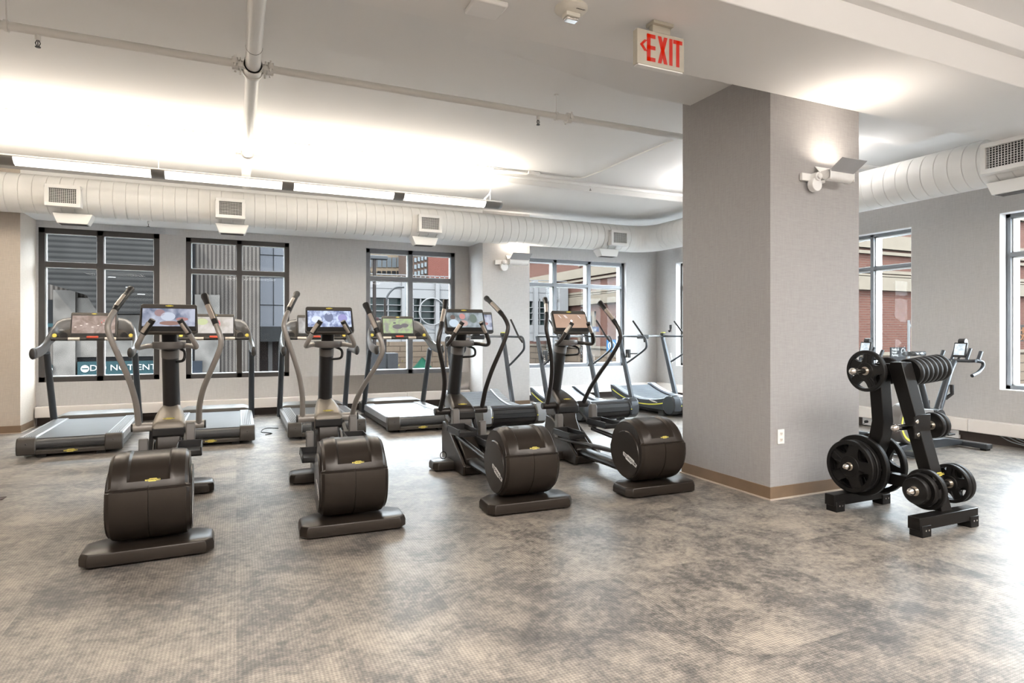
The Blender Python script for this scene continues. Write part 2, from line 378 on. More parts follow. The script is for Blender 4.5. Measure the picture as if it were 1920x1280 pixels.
# windows
def window(n, holes, axis, u0, u1, z0, z1, mull, transoms, m, fw=0.06, inset=0.10, dep=0.07):
    # frame in wall plane; u along the wall
    fr = MB(); gs = MB(); pn = MB()
    pl = (YB if axis == 'y' else XR)+inset
    def bx(b, a, c, e, f, d0, d1):
        if axis == 'y': b.box(a, c, pl+d0, pl+d1, e, f)
        else: b.box(pl+d0, pl+d1, a, c, e, f)
    bx(fr, u0, u1, z0, z0+fw, 0, dep); bx(fr, u0, u1, z1-fw, z1, 0, dep)
    bx(fr, u0, u0+fw, z0, z1, 0, dep); bx(fr, u1-fw, u1, z0, z1, 0, dep)
    for x in mull: bx(fr, x-fw*0.55, x+fw*0.55, z0, z1, 0, dep)
    for z in transoms: bx(fr, u0, u1, z-fw*0.5, z+fw*0.5, 0.002, dep-0.002)
    o = fr.build('window_%d' % n, m, bevel=0.003); struct(o)
    us = [u0+fw]+[x for q in mull for x in (q-fw*0.55, q+fw*0.55)]+[u1-fw]; zs = [z0+fw]+[x for q in transoms for x in (q-fw*0.5, q+fw*0.5)]+[z1-fw]
    for i in range(0, len(us), 2):
        for j in range(0, len(zs), 2):
            a, c2, e, f = us[i], us[i+1], zs[j], zs[j+1]; t = 0.013 if inset > 0.05 else 0.009; gd = 0.09 if inset > 0.05 else 0.02
            bx(gs, a, a+t, e, f, 0.035, dep+gd); bx(gs, c2-t, c2, e, f, 0.035, dep+gd)
            bx(gs, a, c2, f-t, f, 0.035, dep+gd); bx(gs, a, c2, e, e+t, 0.035, dep+gd)
            bx(pn, a, c2, e, f, 0.05, 0.056)
    gs.build('window_gasket', M_gasket, o); pn.build('window_pane', M_glass, o)
    return o
window(1, None, 'y', -2.53, -1.05, 0.605, 2.785, [-1.80], [2.27], M_frame, 0.075, 0.01)
window(2, None, 'y', -0.70, 0.785, 0.60, 2.76, [0.045], [2.25], M_frame, 0.07, 0.02)
window(3, None, 'y', 2.02, 3.62, 0.585, 2.75, [2.80], [2.24], M_frame2, 0.075, 0.03)
window(4, None, 'y', 4.93, 7.33, 0.625, 2.74, [5.72, 6.50], [2.24], M_frame2, 0.06, 0.09)
window(5, None, 'x', 7.2, 9.93, 0.64, 2.71, [8.5], [2.22], M_frame, 0.05, 0.12)
window(6, None, 'x', 5.195, 6.9, 0.64, 2.695, [5.83, 6.4], [2.21], M_frame2, 0.045, 0.12)
window(7, None, 'x', 1.9, 4.18, 0.64, 2.69, [3.0], [2.21], M_frame2, 0.05, 0.13)
# white reveal linings of the right-hand windows
for (a, b, z0, z1) in rightW:
    mb = MB(); t = 0.006
    mb.box(XR+0.001, XR+0.12, a, a+t, z0, z1).box(XR+0.001, XR+0.12, b-t, b, z0, z1).box(XR+0.001, XR+0.12, a, b, z1-t, z1).box(XR+0.001, XR+0.12, a, b, z0, z0+t)
    struct(mb.build('trim_4', M_white))
# convector covers along both window walls
def heater(name, x0, x1, y0, y1, cuts, axis, label):
    t = thing(name, label, 'heater', ((x0+x1)/2, (y0+y1)/2, 0.12)); ox, oy = (x0+x1)/2, (y0+y1)/2
    c = ([x0] if axis == 'x' else [y0])+cuts+([x1] if axis == 'x' else [y1])
    for i in range(len(c)-1):
        a, b = c[i]+0.002, c[i+1]-0.002
        if axis == 'x': MB().box(a-ox, b-ox, y0-oy, y1-oy, 0, 0.150).build('cover_panel', M_heater, t, bevel=0.008)
        else: MB().box(x0-ox, x1-ox, a-oy, b-oy, 0, 0.150).build('cover_panel', M_heater, t, bevel=0.008)
    mb = MB()
    if axis == 'x': mb.box(x0+0.02-ox, x1-0.02-ox, 0.01, y1-oy, -0.06, 0.0)
    else: mb.box(0.01, x1-ox, y0+0.02-oy, y1-0.02-oy, -0.06, 0.0)
    mb.build('heating_element', M_darkrecess, t)
heater('wall_heater', -2.548, 3.876, 10.44, 10.556, [-0.8, 1.0, 2.7], 'x', 'long low beige wall heater under the three left windows')
heater('wall_heater', 4.80, 7.96, 10.44, 10.556, [6.4], 'x', 'low white wall heater under the window right of the lamp pier')
heater('wall_heater', 7.98, 8.086, -1.0, 10.42, [0.9, 2.7, 4.46, 6.3, 8.2], 'y', 'long white wall heater running low along the right wall')

# ---------------------------------------------------------------- overhead services
# spiral duct, one continuous run with an elbow
path = []; RD = 0.243; ZD = 3.045; YD, XD = 9.50, 7.07; rb = 0.45
x = XL
def duct():
    P = []
    x = XL+0.02
    while x < XD-rb: P.append((x, YD, ZD)); x += 0.14
    for k in range(0, 9):
        a = PI/2*k/8; P.append((XD-rb+rb*math.sin(a), YD-rb+rb*math.cos(a), ZD))
    y = YD-rb-0.14
    while y > -3.5: P.append((XD, y, ZD)); y -= 0.14
    pts = []; rs = []
    for i in range(len(P)-1):
        a, b = Vector(P[i]), Vector(P[i+1]); L = (b-a).length
        for (t, r) in ((0.0, RD), (0.93, RD), (0.955, RD-0.008), (0.975, RD-0.008)):
            pts.append(a.lerp(b, t)); rs.append(r)
    pts.append(Vector(P[-1])); rs.append(RD)
    return MB().tube(pts, rs, 40, up=(0, 0, 1))
tag(duct().build('air_duct', M_duct, smooth=50), 'large white round spiral duct hung around two sides of the room', 'duct')
# registers
def grille(mb, w, h, nx, nz, y, t=0.0035, dep=0.012):
    for i in range(nx+1):
        x = -w/2+w*i/nx; mb.box(x-t/2, x+t/2, y, y+dep, -h/2, h/2)
    for j in range(nz+1):
        z = -h/2+h*j/nz; mb.box(-w/2, w/2, y, y+dep, z-t/2, z+t/2)
def register(loc, rz, w, h, label, grp):
    t = thing('duct_register', label, 'air vent', loc, rz, grp)
    f = MB(); dp = 0.13; b = 0.045
    f.box(-w/2, w/2, 0, dp, -h/2, -h/2+b).box(-w/2, w/2, 0, dp, h/2-b, h/2).box(-w/2, -w/2+b, 0, dp, -h/2+b, h/2-b).box(w/2-b, w/2, 0, dp, -h/2+b, h/2-b)
    f.box(-w/2-0.012, w/2+0.012, 0.03, 0.05, -h/2-0.012, h/2+0.012) if False else None
    f.build('frame', M_duct, t, bevel=0.003)
    g = MB(); grille(g, w-2*b, h-2*b, 14, 9, 0.012); g.build('grille', M_duct, t)
    MB().box(-w/2+b, w/2-b, 0.05, 0.055, -h/2+b, h/2-b).build('dark_interior', M_black, t)
for i, (x, lb) in enumerate(((-1.955, 'square vent on the white duct above the leftmost window'), (-0.07, 'square vent on the white duct above the second window'), (2.745, 'square vent on the white duct right of the strip light end'), (6.24, 'square vent on the white duct nearest the elbow'))):
    register((x, 9.17, 2.995), 0, 0.37, 0.27, lb, 'vents on the front of the duct')
register((6.74, 3.42, 3.02), R(-90), 0.46, 0.30, 'large square vent on the duct at the upper right edge', 'vents on the front of the duct')
def bootplate(loc, rz, w, label):
    t = thing('duct_outlet_hood', label, 'air vent', loc, rz, 'slanted outlet hoods under the duct')
    MB().loft([[(-w/2*s, y0, z), (w/2*s, y0, z), (w/2*s, y1, z), (-w/2*s, y1, z)] for s, y0, y1, z in ((1.05, -0.10, 0.10, 0.13), (1.0, -0.11, 0.11, 0.10), (0.80, -0.12, 0.06, 0.0))]).build('hood', M_duct, t, bevel=0.003)
    MB().box(-w*0.36, w*0.36, -0.10, 0.04, -0.004, -0.0005).build('outlet_face', M_darkrecess, t)
for x, lb in ((-1.88, 'slanted hood under the duct above the leftmost window'), (-0.05, 'slanted hood under the duct above the second window'), (2.70, 'slanted hood under the duct above the third window'), (6.10, 'slanted hood under the duct right of the lamp pier')):
    bootplate((x, 9.42, 2.675), 0, 0.40, lb)
bootplate((7.02, 3.45, 2.68), R(-90), 0.46, 'slanted hood under the duct at the upper right edge')
# sprinkler mains
def clampring(mb, p, ax, r, w=0.03):
    p = Vector(p); a = Vector(ax)*w/2; mb.cyl(p-a, p+a, r, n=24)
pipe = thing('sprinkler_pipe', 'thin white sprinkler pipe running left to right under the ceiling', 'pipe', (0, 5.136, 3.355))
MB().cyl((-6.4, 0, 0), (8.0, 0, 0), 0.031, n=20).build('pipe_run', M_duct, pipe)
BX = -1.355   # x of the big pipe, set below
def sprinkler_head(parent, x, y, z):
    h = MB().cyl((x, y, z), (x, y, z-0.035), 0.018, n=14).build('sprinkler_head', M_duct, parent)
    m = MB(); m.tube([(x-0.006, y, z-0.035), (x-0.014, y, z-0.055), (x-0.004, y, z-0.078)], 0.003, 6).tube([(x+0.006, y, z-0.035), (x+0.014, y, z-0.055), (x+0.004, y, z-0.078)], 0.003, 6)
    m.cyl((x, y, z-0.078), (x, y, z-0.082), 0.017, n=14).cyl((x, y, z-0.035), (x, y, z-0.07), 0.003, n=8)
    m.build('deflector', M_black, h)
def hanger(parent, x, y, z, top, r):
    m = MB(); m.cyl((x, y, z+r), (x, y, top-3.355+0.0), 0.005, n=8); clampring(m, (x, y, z), (1, 0, 0), r+0.006, 0.022); m.cyl((x, y, top-3.355-0.012), (x, y, top-3.355), 0.02, n=12)
    m.build('hanger', M_duct, parent)
def coupling(parent, x, y=0, r=0.05):
    m = MB(); clampring(m, (x, y, 0), (1, 0, 0), r, 0.045); m.box(x-0.014, x+0.014, y-r-0.02, y-r+0.01, -0.02, 0.02).box(x-0.014, x+0.014, y+r-0.01, y+r+0.02, -0.02, 0.02)
    m.cyl((x, y-r-0.012, -0.045), (x, y-r-0.012, 0.04), 0.007, n=8).cyl((x, y+r+0.012, -0.045), (x, y+r+0.012, 0.04), 0.007, n=8)
    m.build('coupling', M_duct, parent)
YP = 5.136
def xat(px): # x of the small pipe seen in a direction
    d = dirv(px, 0); return d[0]/d[1]*YP
for px in (71, 1009): sprinkler_head(pipe, xat(px), 0, -0.028)
for px in (12, 1043): hanger(pipe, xat(px), 0, 0, ZC, 0.034)
for px in (441, 507, 1066): coupling(pipe, xat(px))
bxv = xat(474)
big = thing('fire_main_pipe', 'thick white pipe running from overhead to the windows', 'pipe', (0, 0, 3.34))
MB().cyl((0, -3.9, 0), (0, 9.24, 0), 0.055, n=28).build('pipe_run', M_duct, big)
big.location.x = bxv
m = MB(); clampring(m, (0, YP, 0), (0, 1, 0), 0.066, 0.15); clampring(m, (0, YP-0.06, 0), (0, 1, 0), 0.074, 0.03); clampring(m, (0, YP+0.06, 0), (0, 1, 0), 0.074, 0.03)
for sx in (-1, 1):
    for sy in (-0.045, 0.045): m.cyl((sx*0.088, YP+sy, -0.05), (sx*0.088, YP+sy, 0.05), 0.007, n=8).box(sx*0.088-0.018, sx*0.088+0.018, YP+sy-0.014, YP+sy+0.014, -0.02, 0.015)
m.build('tee_clamp', M_duct, big)
m = MB(); clampring(m, (0, 4.75, 0), (0, 1, 0), 0.0565, 0.006); m.build('pipe_joint', M_grey, big)
m = MB(); clampring(m, (0, 7.6, 0), (0, 1, 0), 0.075, 0.06); m.box(-0.13, 0.13, 7.58, 7.62, -0.03, 0.0); m.build('far_tee_clamp', M_duct, big)
m = MB(); 
for y in (1.5, 6.6): m.cyl((0, y, 0.05), (0, y, ZC-3.34), 0.005, n=8)
m.build('hanger', M_duct, big)
# third thin branch pipe against the beam face
br = thing('branch_pipe', 'thin pale branch pipe in the bright strip of ceiling above the strip light', 'pipe', (0, 7.75, 3.475))
MB().cyl((-6.4, 0, 0), (8.0, 0, 0), 0.024, n=14).build('pipe_run', M_duct, br)
for px in (198, 835, 1107):
    d = dirv(px, 0); x = d[0]/d[1]*7.75
    h = MB().cyl((x, 0, -0.02), (x, 0, -0.05), 0.015, n=12).build('sprinkler_head', M_duct, br)
    MB().cyl((x, 0, -0.05), (x, 0, -0.075), 0.004, n=8).cyl((x, 0, -0.075), (x, 0, -0.08), 0.015, n=12).build('deflector', M_grey, h)
# sprinkler drops under the duct in front of the windows
for px, pz, lb in ((272, 425, 'small white sprinkler head hanging above the leftmost window'), (812, 462, 'small white sprinkler head hanging above the third window')):
    p = atY(px, pz, 9.6); t = thing('sprinkler_drop', lb, 'sprinkler', (p[0], 9.95, 2.88), 0, 'sprinkler drops by the windows')
    MB().cyl((0, 0, 0), (0, 0, -0.05), 0.013, n=12).cyl((0, 0, -0.001), (0, 0, -0.008), 0.035, n=18).build('stem', M_duct, t)
    MB().cyl((0, 0, -0.05), (0, 0, -0.085), 0.004, n=8).cyl((0, 0, -0.085), (0, 0, -0.09), 0.017, n=12).build('deflector', M_grey, t)
# electrical conduit on the ceiling
cp = [atY(920, 318, 7.1), atY(985, 322, 7.1), atY(1100, 330, 7.1)]
def ceilpt(px, py, z=3.545):
    d = dirv(px, py); t = (z-CAMH)/d[2]; return (d[0]*t, d[1]*t, z)
c0 = thing('ceiling_conduit', 'thin white conduit bending across the ceiling left of the column', 'conduit')
MB().tube(catmull([ceilpt(925, 316), ceilpt(985, 322), ceilpt(1075, 333), ceilpt(1108, 328), ceilpt(1180, 297), ceilpt(1262, 263)], 8), 0.010, 8).build('conduit_run', M_duct, c0)
q = ceilpt(1000, 324); MB().box(q[0]-0.09, q[0]+0.09, q[1]-0.04, q[1]+0.04, ZC-0.045, ZC-0.001).build('junction_box', M_duct, c0, bevel=0.004)

# suspended strip light
FY, FZ = 7.85, 3.065
sl = thing('strip_light', 'long suspended strip light with lit white diffusers in front of the duct', 'light fixture', (0, FY, FZ))
X0, X1 = -5.6, 3.36
prof = [(-0.085, 0.028), (-0.092, 0.02), (-0.088, 0.008), (-0.05, -0.03), (0, -0.045), (0.05, -0.03), (0.088, 0.008), (0.092, 0.02), (0.085, 0.028)]
joints = [-5.6, -4.7, -3.46, -2.14, -0.79, 0.565, 1.91, 3.17]
for i in range(len(joints)-1):
    a, b = joints[i]+0.065, joints[i+1]-0.065
    MB().prism(prof, 'x', a, b).build('diffuser', M_diff, sl)
pr2 = [(y*1.07, z*1.07) for y, z in prof]
for j in joints[:-1]: MB().prism(pr2, 'x', j-0.066, j+0.066).build('joint_band', M_alu, sl)
MB().prism(pr2, 'x', 3.105, 3.32).loft([[(3.32+dx, y*s, z*s) for y, z in pr2] for dx, s in ((0, 1), (0.03, 0.9), (0.045, 0.6))]).build('end_cap', M_alu, sl)
MB().box(X0, 3.33, -0.102, 0.102, 0.028, 0.046).build('top_tray', M_duct, sl, bevel=0.004)
m = MB()
for x in (-3.46, -0.79, 3.2): m.cyl((x, 0, 0.04), (x, 0, ZC-FZ), 0.0025, n=6)
m.build('suspension_cable', M_duct, sl)
MB().tube(catmull([(3.2, 0.0, 0.45), (3.19, -0.01, 0.30), (3.20, 0.0, 0.18), (3.12, 0.01, 0.08), (3.08, 0, 0.04)], 6), 0.008, 8).build('power_cord', M_duct, sl)
for i in range(1, len(joints)-1):
    xm = (joints[i]+joints[i+1])/2
    lamp('strip_light_uplamp', 'AREA', (xm, FY, FZ+0.06), (PI, 0, 0), 42, (1, 0.90, 0.76), 1.2, 0.14)
# brown top pieces of the piers above the duct are the pier walls themselves

# wall lamps
def wall_lamp(loc, s, label, e):
    t = thing('wall_lamp', label, 'wall lamp', loc, 0, 'tilted white wall lamps')
    MB().box(-0.12*s, 0.14*s, -0.03*s, 0, -0.03*s, 0.03*s).build('backplate', M_white, t, bevel=0.006)
    MB().cyl((0.0, -0.07*s, -0.06*s), (0.0, -0.02*s, -0.06*s), 0.055*s, n=24).build('lower_pivot', M_white, t, bevel=0.004)
    MB().cyl((0.0, -0.085*s, 0.0), (0.0, -0.02*s, 0.0), 0.033*s, n=20).cyl((0.0, -0.10*s, 0.0), (0.0, -0.085*s, 0.0), 0.022*s, n=20).build('upper_pivot', M_white, t, bevel=0.003)
    hd = MB(); arc = [(-0.11*s+0.045*s*math.cos(a), 0.01*s+0.045*s*math.sin(a)) for a in [R(120)+R(200)*k/10 for k in range(11)]]
    arc2 = [(-0.11*s+0.038*s*math.cos(a), 0.01*s+0.038*s*math.sin(a)) for a in [R(320)-R(200)*k/10 for k in range(11)]]
    hd.prism(arc+arc2, 'x', 0.04*s, 0.32*s).box(0.04*s, 0.046*s, -0.155*s, -0.065*s, -0.03*s, 0.045*s).box(0.314*s, 0.32*s, -0.155*s, -0.065*s, -0.03*s, 0.045*s)
    hd.build('lamp_trough', M_white, t)
    M = Matrix.Translation((0.18*s, -0.105*s, 0.005*s)) @ Matrix.Rotation(R(-33), 4, 'X')
    MB().box(-0.14*s, 0.14*s, -0.19*s, 0.0, 0, 0.006, M=M).build('reflector_door', mat('reflector_grey', (0.36, 0.36, 0.37), 0.5), t, bevel=0.002)
    M2 = Matrix.Translation((0.18*s, -0.055*s, 0.035*s)) @ Matrix.Rotation(R(50), 4, 'X')
    MB().box(-0.13*s, 0.13*s, -0.0, 0.085*s, 0, 0.006, M=M2).build('rear_reflector', M_white, t, bevel=0.002)
    MB().cyl((0.07*s, -0.085*s, 0.015*s), (0.29*s, -0.085*s, 0.015*s), 0.009*s, n=12).build('bulb', emis('wall_lamp_bulb', (1, 0.9, 0.75), 2), t)
    lamp('wall_lamp_uplight', 'AREA', (loc[0]+0.18*s, loc[1]-0.13*s, loc[2]+0.07*s), (R(180+14), 0, 0), e, (1, 0.90, 0.78), 0.24*s, 0.06*s, spread=R(160))
wall_lamp((4.22, 3.526, 2.545), 1.0, 'white tilted wall lamp on the big column', 3.6)
wall_lamp((4.26, Y1-0.002, 2.53), 1.3, 'white tilted wall lamp on the far pier', 4)
# fire strobe and exit sign on the soffit
SZ = 3.166
fs = thing('fire_strobe', 'round white ceiling fire alarm with clear strobe', 'fire alarm', (1.755, 3.075, SZ))
MB().lathe([(0.001, 0), (0.095, 0), (0.095, -0.012), (0.075, -0.03), (0.05, -0.036), (0.001, -0.036)], (0, 0, 0)).build('housing', mat('alarm_cream', (0.72, 0.69, 0.62), 0.4), fs)
MB().box(-0.045, 0.045, -0.03, 0.03, -0.058, -0.034).build('strobe_base', mat('alarm_cream', (0, 0, 0)), fs, bevel=0.004)
MB().box(-0.04, 0.04, -0.026, 0.026, -0.078, -0.058).build('strobe_lens', M_chrome, fs, bevel=0.008)
text('FIRE', 0.030, M_dktext, fs, (0.022, -0.068, -0.0345), (PI+R(24), 0, 0))
ex = thing('exit_sign', 'cream exit sign with red letters hanging from the soffit', 'exit sign', (2.334, 3.0, SZ))
MB().box(-0.174, 0.174, -0.0, 0.045, -0.27, -0.062).build('sign_box', mat('sign_cream', (0.46, 0.43, 0.36), 0.4), ex, bevel=0.004)
MB().box(-0.165, 0.165, 0.004, 0.041, -0.277, -0.2695).build('lower_lens', M_wlogo, ex)
MB().box(-0.07, 0.08, -0.02, 0.06, -0.02, 0.0).box(-0.06, 0.07, 0.0, 0.04, -0.063, -0.019).build('canopy', mat('sign_cream', (0, 0, 0)), ex, bevel=0.003)
M_exit = emis('exit_red', (0.55, 0.012, 0.001), 0.6)
lt = MB(); zt, zb = -0.085, -0.245; y0, y1 = -0.004, 0.0
def bar(x0, z0, x1, z1, w): # slanted stroke
    lt.add([(x0, y, z0) for y in (y0, y1)]+[(x0+w, y, z0) for y in (y0, y1)]+[(x1+w, y, z1) for y in (y0, y1)]+[(x1, y, z1) for y in (y0, y1)],
           [(0, 2, 4, 6), (1, 7, 5, 3), (0, 1, 3, 2), (2, 3, 5, 4), (4, 5, 7, 6), (6, 7, 1, 0)])
bar(-0.105, zb, -0.105, zt, 0.024)
for z in (zt-0.022, (zt+zb)/2-0.010, zb): lt.box(-0.105, -0.045, y0, y1, z, z+0.022)
bar(-0.025, zb, 0.020, zt, 0.024); bar(0.020, zb, -0.025, zt, 0.024)
bar(0.060, zb, 0.060, zt, 0.022)
bar(0.112, zb, 0.112, zt, 0.022); lt.box(0.090, 0.156, y0, y1, zt-0.022, zt)
lt.build('exit_letters', M_exit, ex)
lt = MB(); bar(-0.155, -0.155, -0.125, -0.125, 0.02); bar(-0.125, -0.190, -0.155, -0.155, 0.02); lt.build('arrow', M_exit, ex)
tag(MB().box(1.20, 1.40, 3.16, 3.34, SZ-0.03, SZ).build('ceiling_sensor', M_white, bevel=0.01), 'white sensor box on the soffit at the top edge', 'sensor')
# outlets
ou = thing('wall_outlet', 'white double outlet low on the big column', 'outlet', (3.898, 3.527, 0.487))
MB().box(-0.035, 0.035, -0.006, 0, -0.057, 0.057).build('cover_plate', M_white, ou, bevel=0.002)
m = MB(); 
for z in (-0.024, 0.024): m.box(-0.016, 0.016, -0.009, -0.005, z-0.014, z+0.014)
m.build('socket', M_heater, ou, bevel=0.003)
m = MB()
for z in (-0.024, 0.024): m.box(-0.008, -0.005, -0.0098, -0.0088, z-0.003, z+0.007).box(0.005, 0.008, -0.0098, -0.0088, z-0.003, z+0.007).cyl((0, -0.0098, z-0.008), (0, -0.0088, z-0.008), 0.0025, n=8)
m.build('socket_slots', M_black, ou)
p = atX(1257.5, 616, XR); hk = thing('wall_hook', 'small black hook on the far right wall near the corner', 'hook', (XR-0.001, p[1], p[2]))
MB().box(-0.012, 0, -0.03, 0.03, 0.0, 0.08).build('hook_plate', M_black, hk, bevel=0.006); MB().tube(catmull([(-0.01, 0, 0.0), (-0.02, 0, -0.05), (-0.04, 0, -0.06), (-0.05, 0, -0.03)], 5), 0.012, 10).build('hook_tip', M_black, hk)
for (px, y, lb) in ((1785, 810, 'white floor-level outlet with black plug nearest the right edge'), (1630, 790, 'white floor-level outlet with black plug behind the weight rack')):
    p = atX(px, y, XR-0.03); t = thing('low_outlet', lb, 'outlet', (XR-0.014, p[1], 0.062))
    MB().box(-0.035, 0, -0.09, 0.09, -0.05, 0.05).build('outlet_box', M_white, t, bevel=0.004)
    MB().cyl((-0.07, 0.02, 0), (-0.035, 0.02, 0), 0.02, n=14).tube(catmull([(-0.06, 0.02, 0), (-0.10, 0.03, -0.03), (-0.11, 0.15, -0.055), (-0.10, 0.35, -0.055)], 6), 0.004, 6).build('plug', M_black, t)
cb = MB()
for k in range(4):
    q = [(XR-0.05-0.015*k, 4.15-0.09*k, 0.115), (XR-0.07, 4.0-0.1*k, 0.06), (XR-0.08-0.01*k, 3.7-0.08*k, 0.03+0.01*k), (XR-0.06, 3.4-0.1*k, 0.05), (XR-0.07, 3.1-0.1*k, 0.02)]
    cb.tube(catmull(q, 6), 0.005, 6)
tag(cb.build('cable_bundle', M_ltgrey), 'bundle of grey cables hanging below the right wall heater', 'cable')
tag(MB().tube(catmull([(0.52, 8.9, 0.006), (0.36, 8.8, 0.03), (0.30, 8.65, 0.006), (0.42, 8.5, 0.006), (0.34, 8.4, 0.006)], 8), 0.006, 8).build('floor_cable', M_black), 'black power cable curled on the floor between two treadmills', 'cable')
tag(MB().box(-1.80, -1.66, 5.98, 6.08, 0, 0.006).build('floor_box', M_darkrecess, bevel=0.002), 'flat dark floor box at the left edge', 'floor box')

# ================================================================== ELLIPTICAL TRAINERS
LOGO = [(-1, 0.16), (-0.98, 0.42), (-0.45, 0.42), (-0.38, 0.62), (0.55, 0.62), (0.62, 0.36), (1, 0.30), (0.94, -0.35), (0.35, -0.38), (0.28, -0.6), (-0.5, -0.6), (-0.58, -0.34), (-0.92, -0.32)]
def badge(parent, loc, rot, w, mplate=None, name='badge', txt=True, h=None):
    h = h or w*0.24
    t = MB().prism([(x*w/2, z*h/2) for x, z in ((-1, 0.5), (-0.5, 0.6), (-0.4, 1), (0.5, 1), (0.6, 0.55), (1, 0.5), (1, -0.5), (0.5, -0.6), (0.4, -1), (-0.5, -1), (-0.6, -0.55), (-1, -0.5))], 'z', 0, 0.002).build(name, mplate or M_yel, parent)
    t.location = loc; t.rotation_euler = rot
    if txt: text('TECHNOGYM', w*0.155, M_dktext, t, (0, 0, 0.0025), (0, 0, 0), depth=0.0003, bold=0.0003)
    return t
SCREENS = {
 'blur': emis('screen_blurred_picture', (0.10, 0.12, 0.18), 1.0, (0.36, 0.38, 0.46), 9, 0.6),
 'crowd': emis('screen_blue_crowd', (0.14, 0.17, 0.30), 1.0, (0.48, 0.55, 0.72), 22, 0.4),
 'people': emis('screen_two_people', (0.10, 0.12, 0.13), 1.0, (0.30, 0.34, 0.37), 10, 0.3),
 'tan': emis('screen_tan_menu', (0.33, 0.22, 0.16), 1.0, (0.40, 0.27, 0.20), 3, 0.0),
 'brown': emis('screen_brown_landscape', (0.20, 0.145, 0.12), 1.0, (0.33, 0.26, 0.23), 10, 0.8),
 'pale': emis('screen_pale_race', (0.33, 0.30, 0.26), 1.0, (0.50, 0.47, 0.45), 7, 0.5),
 'grey': emis('screen_grey_road', (0.22, 0.21, 0.20), 1.0, (0.40, 0.39, 0.38), 7, 0.5),
 'green': emis('screen_green_field', (0.30, 0.40, 0.20), 1.0, (0.24, 0.24, 0.20), 14, 0.4)}
def flat_shapes(parent, kind, w, h):
    """simple coloured figures of the picture on a screen; local x across, z up, facing -y"""
    e = lambda n, c: emis(n, c, 1.0)
    def blob(cx, cz, rx, rz, m, n=18, nm='screen_picture'):
        MB().prism([(cx+rx*math.cos(2*PI*k/n), cz+rz*math.sin(2*PI*k/n)) for k in range(n)], 'y', -0.0014, -0.0004).build(nm, m, parent)
    if kind == 'people':
        blob(-0.32*w, -0.22*h, 0.13*w, 0.26*h, e('pic_paleblue', (0.42, 0.50, 0.58))); blob(-0.33*w, 0.18*h, 0.07*w, 0.15*h, e('pic_brown', (0.12, 0.09, 0.08)))
        blob(-0.07*w, 0.24*h, 0.08*w, 0.20*h, e('pic_rose', (0.42, 0.20, 0.19))); blob(-0.05*w, -0.22*h, 0.11*w, 0.2*h, e('pic_skin', (0.40, 0.27, 0.25)))
        blob(0.22*w, 0.1*h, 0.10*w, 0.3*h, e('pic_darkgreen', (0.12, 0.15, 0.13)))
    if kind == 'crowd':
        blob(-0.02*w, 0.1*h, 0.10*w, 0.3*h, e('pic_slate', (0.14, 0.16, 0.25))); blob(-0.02*w, 0.34*h, 0.05*w, 0.08*h, e('pic_lilac', (0.55, 0.6, 0.75)))
        blob(-0.30*w, -0.05*h, 0.12*w, 0.2*h, e('pic_lilac', (0, 0, 0))); blob(0.30*w, 0.05*h, 0.11*w, 0.25*h, e('pic_violet', (0.25, 0.24, 0.45)))
    if kind == 'green':
        blob(-0.02*w, -0.05*h, 0.17*w, 0.16*h, e('pic_mower', (0.12, 0.11, 0.12))); blob(0.22*w, 0.03*h, 0.13*w, 0.14*h, e('pic_mower', (0, 0, 0))); blob(-0.38*w, -0.12*h, 0.06*w, 0.32*h, e('pic_person', (0.22, 0.22, 0.20)))
        blob(-0.12*w, 0.2*h, 0.05*w, 0.06*h, e('pic_mower', (0, 0, 0)))
    if kind == 'blur':
        blob(-0.18*w, 0.25*h, 0.10*w, 0.2*h, e('pic_mauve', (0.24, 0.16, 0.17))); blob(0.25*w, -0.1*h, 0.12*w, 0.1*h, e('pic_rust', (0.30, 0.15, 0.15))); blob(0.02*w, -0.33*h, 0.2*w, 0.12*h, e('pic_wood', (0.22, 0.13, 0.11)))
        blob(-0.02*w, 0.05*h, 0.14*w, 0.24*h, e('pic_haze', (0.40, 0.44, 0.52)))
    if kind == 'tan':
        blob(0.02*w, 0.0*h, 0.045*w, 0.11*h, e('pic_white', (0.9, 0.9, 0.92)), 4)
        for dx in (-0.36, -0.20, -0.16, 0.25): 
            MB().prism([(dx*w, 0.42*h), (dx*w+0.004, 0.42*h), (dx*w+0.03, 0.2*h), (dx*w+0.026, 0.2*h)], 'y', -0.0014, -0.0004).build('screen_picture', e('pic_white', (0, 0, 0)), parent)
    if kind == 'pale':
        blob(0.10*w, 0.05*h, 0.05*w, 0.25*h, e('pic_pink', (0.65, 0.18, 0.20))); blob(-0.33*w, 0.2*h, 0.15*w, 0.2*h, e('pic_lime', (0.42, 0.46, 0.26)))
    if kind == 'brown':
        for k in range(7): blob((-0.42+0.13*k)*w, (-0.15+0.09*(k % 3))*h, 0.03*w, 0.02*h, e('pic_glow', (0.75, 0.66, 0.6)))
        for k in range(4): blob((0.18+0.05*k)*w, (0.12+0.1*(k % 2))*h, 0.012*w, 0.05*h, e('pic_red', (0.5, 0.12, 0.1)))
